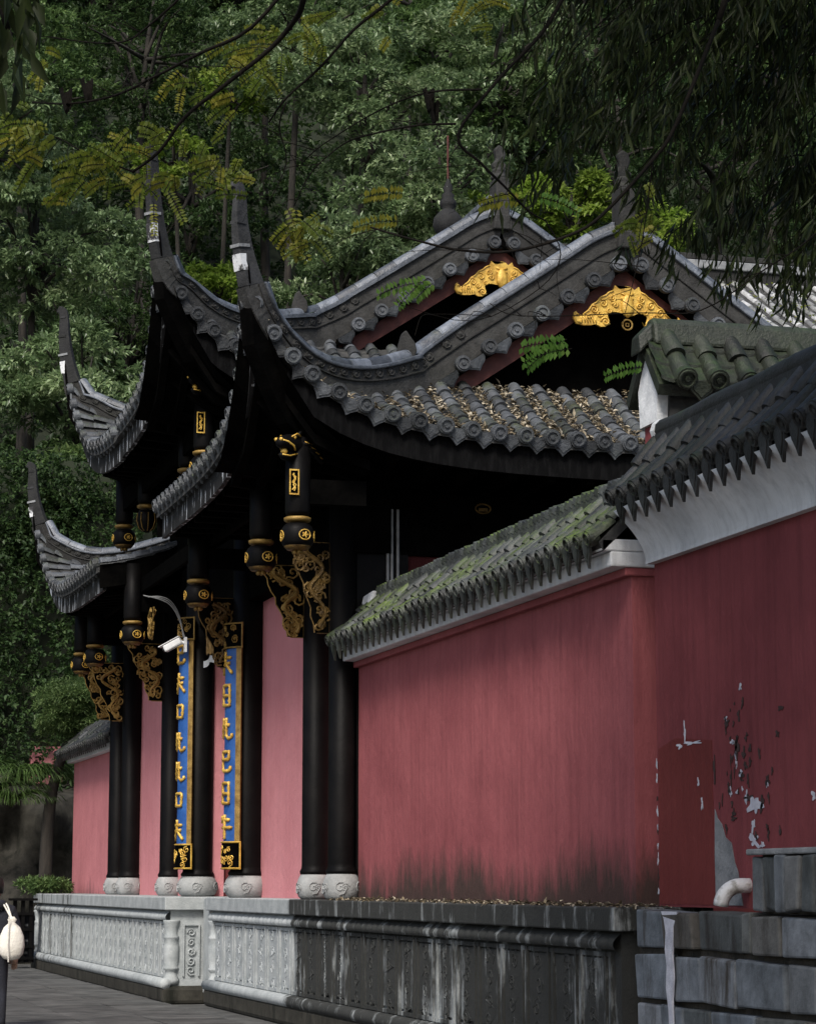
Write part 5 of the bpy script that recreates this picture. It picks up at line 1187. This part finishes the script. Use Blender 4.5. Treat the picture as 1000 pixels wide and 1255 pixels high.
# ---------------------------------------------------------------- overhanging locust tree, rooted left of the view
lt = thing('locust_tree', (.1, 7.2, -1.35), 'thin dark branches with yellowing feathery leaves hanging in front of the wood', 'tree')
MB().tube(catmull([(-.6, 6.4, -1.35), (-.55, 6.5, 1.5), (-.3, 6.9, 4.2), (.6, 7.6, 5.6), (1.8, 8.4, 6.0)], 5), [.16-.0055*i for i in range(21)], 10).build('trunk', 'bark', lt, True)
LIMB = [([(1.2, 8.1, 5.9), (1.7, 8.4, 4.9), (2.0, 8.55, 4.0)], .022), ([(1.8, 8.4, 6.0), (2.8, 8.9, 5.2), (3.1, 9, 4.4), (3.21, 9, 3.79)], .02), ([(1.8, 8.4, 6.0), (3.2, 8.6, 5.4), (3.9, 8.7, 4.4), (3.75, 8.75, 3.6)], .018), ([(1.8, 8.4, 6.0), (2.4, 9, 5), (2.65, 9.2, 4.2)], .016), ([(.6, 7.6, 5.6), (1.3, 8.6, 4.6), (1.66, 9.0, 3.9)], .016), ([(1.8, 8.4, 6.), (3.8, 8.7, 5.2), (4.6, 8.9, 4.0), (4.5, 8.9, 3.1)], .016)]
for pts, r in LIMB: C = catmull(pts, 5); MB().tube(C, [r*(1-.3*i/len(C)) for i in range(len(C))], 6).build('limb', 'twig', lt, True)
BR = [([(2.0, 8.55, 4.0), (2.01, 8.6, 3.64), (2.03, 8.71, 3.49), (2.02, 8.83, 3.45), (1.94, 8.94, 3.36), (1.78, 9.06, 3.23), (1.67, 9.17, 3.14), (1.58, 9.29, 3.03), (1.49, 9.4, 2.97)], .014),
 ([(2.01, 8.6, 3.6), (1.84, 8.77, 3.4), (1.69, 8.93, 3.33), (1.53, 9.1, 3.27), (1.39, 9.27, 3.24), (1.25, 9.43, 3.24), (1.11, 9.6, 3.29)], .008),
 ([(2.65, 9.2, 4.2), (2.65, 9.2, 3.91), (2.52, 9.28, 3.75), (2.41, 9.36, 3.63), (2.28, 9.44, 3.5), (2.14, 9.52, 3.36), (2.09, 9.6, 3.29)], .009),
 ([(3.21, 9.0, 3.79), (3.09, 9.06, 3.6), (2.93, 9.11, 3.38), (2.77, 9.17, 3.17), (2.9, 9.23, 3.07), (3.02, 9.29, 3.0), (3.14, 9.34, 2.93), (3.23, 9.4, 2.9)], .0085),
 ([(2.78, 9.2, 3.22), (2.63, 9.28, 3.24), (2.48, 9.36, 3.2), (2.37, 9.44, 3.16), (2.26, 9.52, 3.07), (2.2, 9.6, 2.94)], .005),
 ([(2.86, 9.1, 3.34), (2.69, 9.25, 3.36), (2.53, 9.4, 3.32), (2.32, 9.55, 3.2), (2.25, 9.7, 3.15)], .005),
 ([(3.75, 8.75, 3.6), (3.58, 8.8, 3.17), (3.5, 8.86, 3.03), (3.31, 8.91, 2.8), (3.19, 8.97, 2.72), (2.97, 9.03, 2.65), (2.76, 9.09, 2.67), (2.56, 9.14, 2.7), (2.42, 9.2, 2.76)], .009),
 ([(2.14, 9.5, 3.35), (2.13, 9.53, 3.24), (2.16, 9.57, 3.11), (2.09, 9.6, 2.94)], .004),
 ([(1.66, 9.0, 3.9), (1.66, 9.0, 3.66), (1.51, 9.2, 3.52), (1.41, 9.4, 3.51), (1.17, 9.6, 3.57)], .006),
 ([(1.5, 9.4, 2.97), (1.33, 9.5, 3.06), (1.18, 9.6, 3.16), (0.99, 9.7, 3.19)], .004),
 ([(4.5, 8.9, 3.1), (4.22, 8.9, 2.79), (3.99, 8.96, 2.63), (3.76, 9.02, 2.45), (3.51, 9.08, 2.46), (3.04, 9.14, 2.41), (2.92, 9.2, 2.48)], .004),
 ([(3.23, 9.4, 2.9), (3.3, 9.4, 2.75), (3.19, 9.4, 2.6), (2.9, 9.4, 2.45), (2.6, 9.4, 2.5)], .003), ([(3.5, 8.86, 3.03), (3.52, 9., 2.7), (3.45, 9.1, 2.4)], .003)]
for pts, r in BR:
    pts = [Vector(p)+Vector((RNG.normal(0, .008), 0, RNG.normal(0, .008))) if 0 < i < len(pts)-1 else Vector(p) for i, p in enumerate(pts)]
    C = catmull(pts, 4); n = len(C); MB().tube(C, [r*(1-.6*i/n) for i in range(n)], 6).build('branch', 'twig', lt, True)
    for k in range(int(len(pts)*1.4)):
        i = RNG.integers(3, n-1); p = C[i]; q = Vector((RNG.normal(-.1, .12), RNG.normal(0, .06), RNG.normal(-.02, .07)))
        MB().tube(catmull([p, p+q*.6+Vector((0, 0, .015)), p+q+Vector((RNG.normal(0, .03), 0, RNG.normal(-.03, .03)))], 3), [.0022, .002, .0018, .0016, .0013, .001, .0008], 4).build('twig', 'twig', lt)
LF = [(1.45, 9.4, 3.02), (1.35, 9.4, 2.94), (1.27, 9.4, 2.9), (1.55, 9.4, 2.91), (1.9, 9.4, 3.0), (1.98, 9.4, 2.96), (1.83, 9.4, 3.03), (2.17, 9.4, 2.82), (2.19, 9.4, 2.76), (2.09, 9.4, 3.61), (2.04, 9.4, 3.46), (1.98, 9.4, 3.53), (2.22, 9.4, 3.6), (2.28, 9.4, 3.66), (1.15, 9.4, 3.38), (1.04, 9.4, 3.11), (0.99, 9.4, 3.13), (1.21, 9.4, 3.03), (1.09, 9.4, 3.01), (1.74, 9.4, 3.37), (1.61, 9.4, 3.12), (2.95, 9.4, 3.8), (3.63, 9.4, 2.9), (3.71, 9.4, 2.92), (2.53, 9.4, 3.72), (1.91, 9.4, 3.28), (1.38, 9.4, 3.05), (1.66, 9.4, 2.94), (1.5, 9.4, 3.1), (1.3, 9.4, 3.0), (1.1, 9.4, 3.08), (2.1, 9.4, 3.5), (1.95, 9.3, 3.4)]
def pinnate(items, mat, nm):
    bb, dd, uu, ll, ww, rr = [], [], [], [], [], []; rc = MB()
    for p, dv, Lf, lf, rv in items:
        p = np.array(p, float); dv = np.array(dv, float); dv /= np.linalg.norm(dv); npair = 12; pts = [p.copy()]
        s_ = np.cross(dv, (0, 1, .3)); s_ /= np.linalg.norm(s_)
        for k in range(npair):
            p = p+dv*Lf/npair; dv = dv+np.array((0, 0, -.035)); dv /= np.linalg.norm(dv); pts.append(p.copy())
            for sg in (1, -1): bb.append(p.copy()); dd.append(s_*sg+dv*.25+RNG.normal(0, .16, 3)); uu.append((0, -1, .4)); ll.append(lf*(1-.03*abs(k-5))); ww.append(lf*.5); rr.append(rv+RNG.normal(0, .1))
        rc.tube(pts, .0015, 3)
    rc.build('leaf_stalks', 'twig', lt, kind='stuff')
    n = len(bb); link(nm, leaf_mesh(nm, np.array(bb), np.array(dd), np.array(uu, float)+unit(n)*.25, np.array(ll), np.array(ww), np.clip(np.array(rr), 0, 1), .05), mat, lt)['kind'] = 'stuff'
it = []
for p in LF:
    for k in range(RNG.integers(4, 8)): it.append((np.array(p)+RNG.normal(0, .035, 3), (RNG.normal(-.5, .6), RNG.normal(0, .6), RNG.normal(-.3, .35)), RNG.uniform(.07, .16), RNG.uniform(.018, .028), RNG.uniform(.0, 1)))
pinnate(it, 'leaf_loc', 'yellowing_leaflets')
it = [((3.32, 9.4, 2.38), (-1, 0, .05), .2, .04, .5), ((3.34, 9.4, 2.36), (-1, 0, -.15), .22, .04, .6), ((3.32, 9.4, 2.4), (-.9, 0, -.5), .22, .04, .4), ((3.66, 9.4, 2.3), (-1, 0, -.1), .18, .035, .5), ((2.7, 9.4, 2.6), (-1, 0, -.15), .2, .035, .7), ((2.72, 9.4, 2.62), (-1, 0, -.75), .18, .035, .7), ((2.74, 9.4, 2.6), (-.4, 0, -.3), .1, .035, .7), ((3.2, 9.4, 3.0), (.9, 0, -.1), .18, .035, .5)]
pinnate(it, 'leaf_grn', 'green_leaflets')
it = [((2.62, 9.4, 2.97), (-1, 0, .02), .17, .036, .95), ((2.6, 9.4, 2.85), (-1, 0, -.02), .2, .036, .9), ((3.12, 9.4, 2.98), (-1, 0, -.03), .18, .04, .8), ((2.16, 9.4, 2.88), (.1, 0, -1), .2, .03, .8), ((2.12, 9.4, 2.88), (.5, 0, -1), .24, .03, .6)]
pinnate(it, 'leaf_loc', 'golden_leaflets')
for (x, y, z) in ((2.68, 9.26, 3.38), (2.7, 9.26, 3.33), (1.22, 9.42, 3.3), (1.3, 9.4, 3.34)):
    m = MB(); m.grid([[(x+.028*math.cos(a)*(1-.5*v)+.01*v, y+.028*math.sin(a), z-.09*v+.01*math.sin(a*3)) for a in np.linspace(0, 4.2, 9)] for v in np.linspace(0, 1, 5)]); m.build('dead_leaf', 'twig', lt, True)
# dark broad leaves at the very edge of the view
dl = []
B = np.array([(.86+RNG.uniform(0, .16), 8.6+RNG.uniform(0, .4), 3.12+RNG.uniform(0, .6)) for _ in range(60)]); D = unit(60)*.4+np.array((.1, 0, -1.)); n = 60
eb = thing('evergreen_branch', (.2, 8.8, 3.5), 'dark broad evergreen leaves on a branch hanging at the edge of the wood', 'branch')
MB().tube(catmull([(-.6, 8.6, 4.6), (.3, 8.7, 4.1), (.75, 8.8, 3.75), (.92, 8.8, 3.3)], 4), .012, 6).build('branch', 'twig', eb, True)
link('leaves', leaf_mesh('darkleaf', B, D, unit(n)+np.array((0, -1, 0)), RNG.uniform(.1, .17, n), RNG.uniform(.04, .06, n), RNG.uniform(0, .5, n)), 'leaf_bam', eb)
# unseen leaf layer added above the view to shade the near walls
n = 8500; a = RNG.uniform(0, 6.283, n); q = RNG.uniform(0, 1, n)**.5
B = np.stack([3.6+3.4*q*np.cos(a), 9.0+4.4*q*np.sin(a), 7.2+RNG.normal(0, .45, n)], 1); D = unit(n)
b, d, up, l_, w_ = leaf_sprays(B, D, 6, .11, .05, .3)
link('crown', leaf_mesh('shade_canopy', b, d, up, l_, w_, RNG.uniform(0, 1, len(b))), 'leaf_b', lt)

# ---------------------------------------------------------------- person with a drawstring bag, standing on the pavement
pe_ = thing('person', (2.82, 26, -1.35), 'person in dark navy hooded jacket with white drawstring bag on the back', 'person')
g0 = -1.35
J = {'pel': (2.82, 26, g0+.86), 'w': (2.82, 26.0, g0+1.0), 'ch': (2.82, 26.02, g0+1.18), 'nk': (2.82, 26.03, g0+1.31), 'hd0': (2.82, 26.05, g0+1.36),
     'sR': (3.00, 26.02, g0+1.235), 'eR': (3.07, 25.98, g0+.98), 'hR': (3.05, 26.08, g0+.78), 'sL': (2.64, 26.02, g0+1.235), 'eL': (2.57, 25.98, g0+.98), 'hL': (2.59, 26.08, g0+.78),
     'tR': (2.91, 26, g0+.80), 'kR': (2.92, 26.03, g0+.46), 'aR': (2.92, 25.99, g0+.09), 'fR': (2.93, 26.13, g0+.045), 'tL': (2.73, 26, g0+.80), 'kL': (2.72, 26.06, g0+.46), 'aL': (2.72, 26.05, g0+.09), 'fL': (2.71, 26.2, g0+.045)}
RD = {'pel': .155, 'w': .145, 'ch': .165, 'nk': .075, 'hd0': .055, 'sR': .085, 'eR': .06, 'hR': .045, 'sL': .085, 'eL': .06, 'hL': .045, 'tR': .095, 'kR': .068, 'aR': .05, 'fR': .042, 'tL': .095, 'kL': .068, 'aL': .05, 'fL': .042}
ks = list(J); ed = [('pel', 'w'), ('w', 'ch'), ('ch', 'nk'), ('nk', 'hd0'), ('ch', 'sR'), ('sR', 'eR'), ('eR', 'hR'), ('ch', 'sL'), ('sL', 'eL'), ('eL', 'hL'), ('pel', 'tR'), ('tR', 'kR'), ('kR', 'aR'), ('aR', 'fR'), ('pel', 'tL'), ('tL', 'kL'), ('kL', 'aL'), ('aL', 'fL')]
me = bpy.data.meshes.new('body'); me.from_pydata([J[k] for k in ks], [(ks.index(a), ks.index(b)) for a, b in ed], [])
bo = link('body', me, 'cloth', pe_); sm = bo.modifiers.new('skin', 'SKIN'); sm.use_smooth_shade = True
for k, v in zip(ks, me.skin_vertices[0].data): v.radius = (RD[k], RD[k]*.8); v.use_root = (k == 'pel')
sb_ = bo.modifiers.new('sub', 'SUBSURF'); sb_.levels = 2; sb_.render_levels = 2
MB().lathe([(.01, -.12), (.055, -.10), (.078, -.03), (.085, .03), (.07, .09), (.035, .12), (.005, .127)], (2.82, 26.05, g0+1.47), 16, 1.15).build('head', 'skin', pe_, True)
MB().lathe([(.09, -.06), (.094, .03), (.08, .095), (.04, .13), (.005, .14)], (2.82, 26.035, g0+1.475), 16, 1.12).build('hair', 'hair', pe_, True)
MB().lathe([(.10, 0), (.125, .04), (.12, .09), (.085, .11)], (2.82, 25.98, g0+1.24), 14, .9).build('hood', 'cloth', pe_, True)
for sx, x in ((1, 3.13-.08), (-1, 2.67-.08)):
    hd_ = MB()
    hd_.tube([(x, 26.08, g0+.79), (x, 26.10, g0+.73), (x, 26.11, g0+.69)], [.033, .036, .03], 8)
    for k in range(4): hd_.tube([(x-.024+.016*k, 26.11, g0+.70), (x-.024+.016*k, 26.125, g0+.66), (x-.024+.016*k, 26.12, g0+.625+.006*abs(k-1))], [.009, .0085, .007], 6)
    hd_.tube([(x-sx*.03, 26.11, g0+.745), (x-sx*.045, 26.135, g0+.71), (x-sx*.035, 26.145, g0+.685)], [.01, .0095, .008], 6)
    hd_.build('hand', 'skin', bo, True)
bgx = 2.98
bag = thing('drawstring_bag', (bgx, 25.78, g0+.86), 'white canvas drawstring bag hanging on the back of the person', 'bag')
vs = MB(); prof = [(.02, .36), (.05, .33), (.03, .30), (.085, .25), (.125, .16), (.135, .06), (.12, -.02), (.08, -.07), (.01, -.085)]
vs.lathe([(r, z) for r, z in reversed(prof)], (bgx, 25.80, g0+.82), 16, .55); bgm = vs.build('sack', 'canvas', bag, True)
for x1 in (2.91, 2.94): MB().tube([(bgx, 25.79, g0+1.14), (x1, 25.86, g0+1.28), (x1-.02, 25.97, g0+1.33)], .009, 6).build('cord', 'canvas', bag)
MB().tube([(bgx-.04, 25.74, g0+1.18), (bgx-.05, 25.70, g0+.9), (bgx-.04, 25.71, g0+.72)], .007, 5).build('cord', 'canvas', bag)
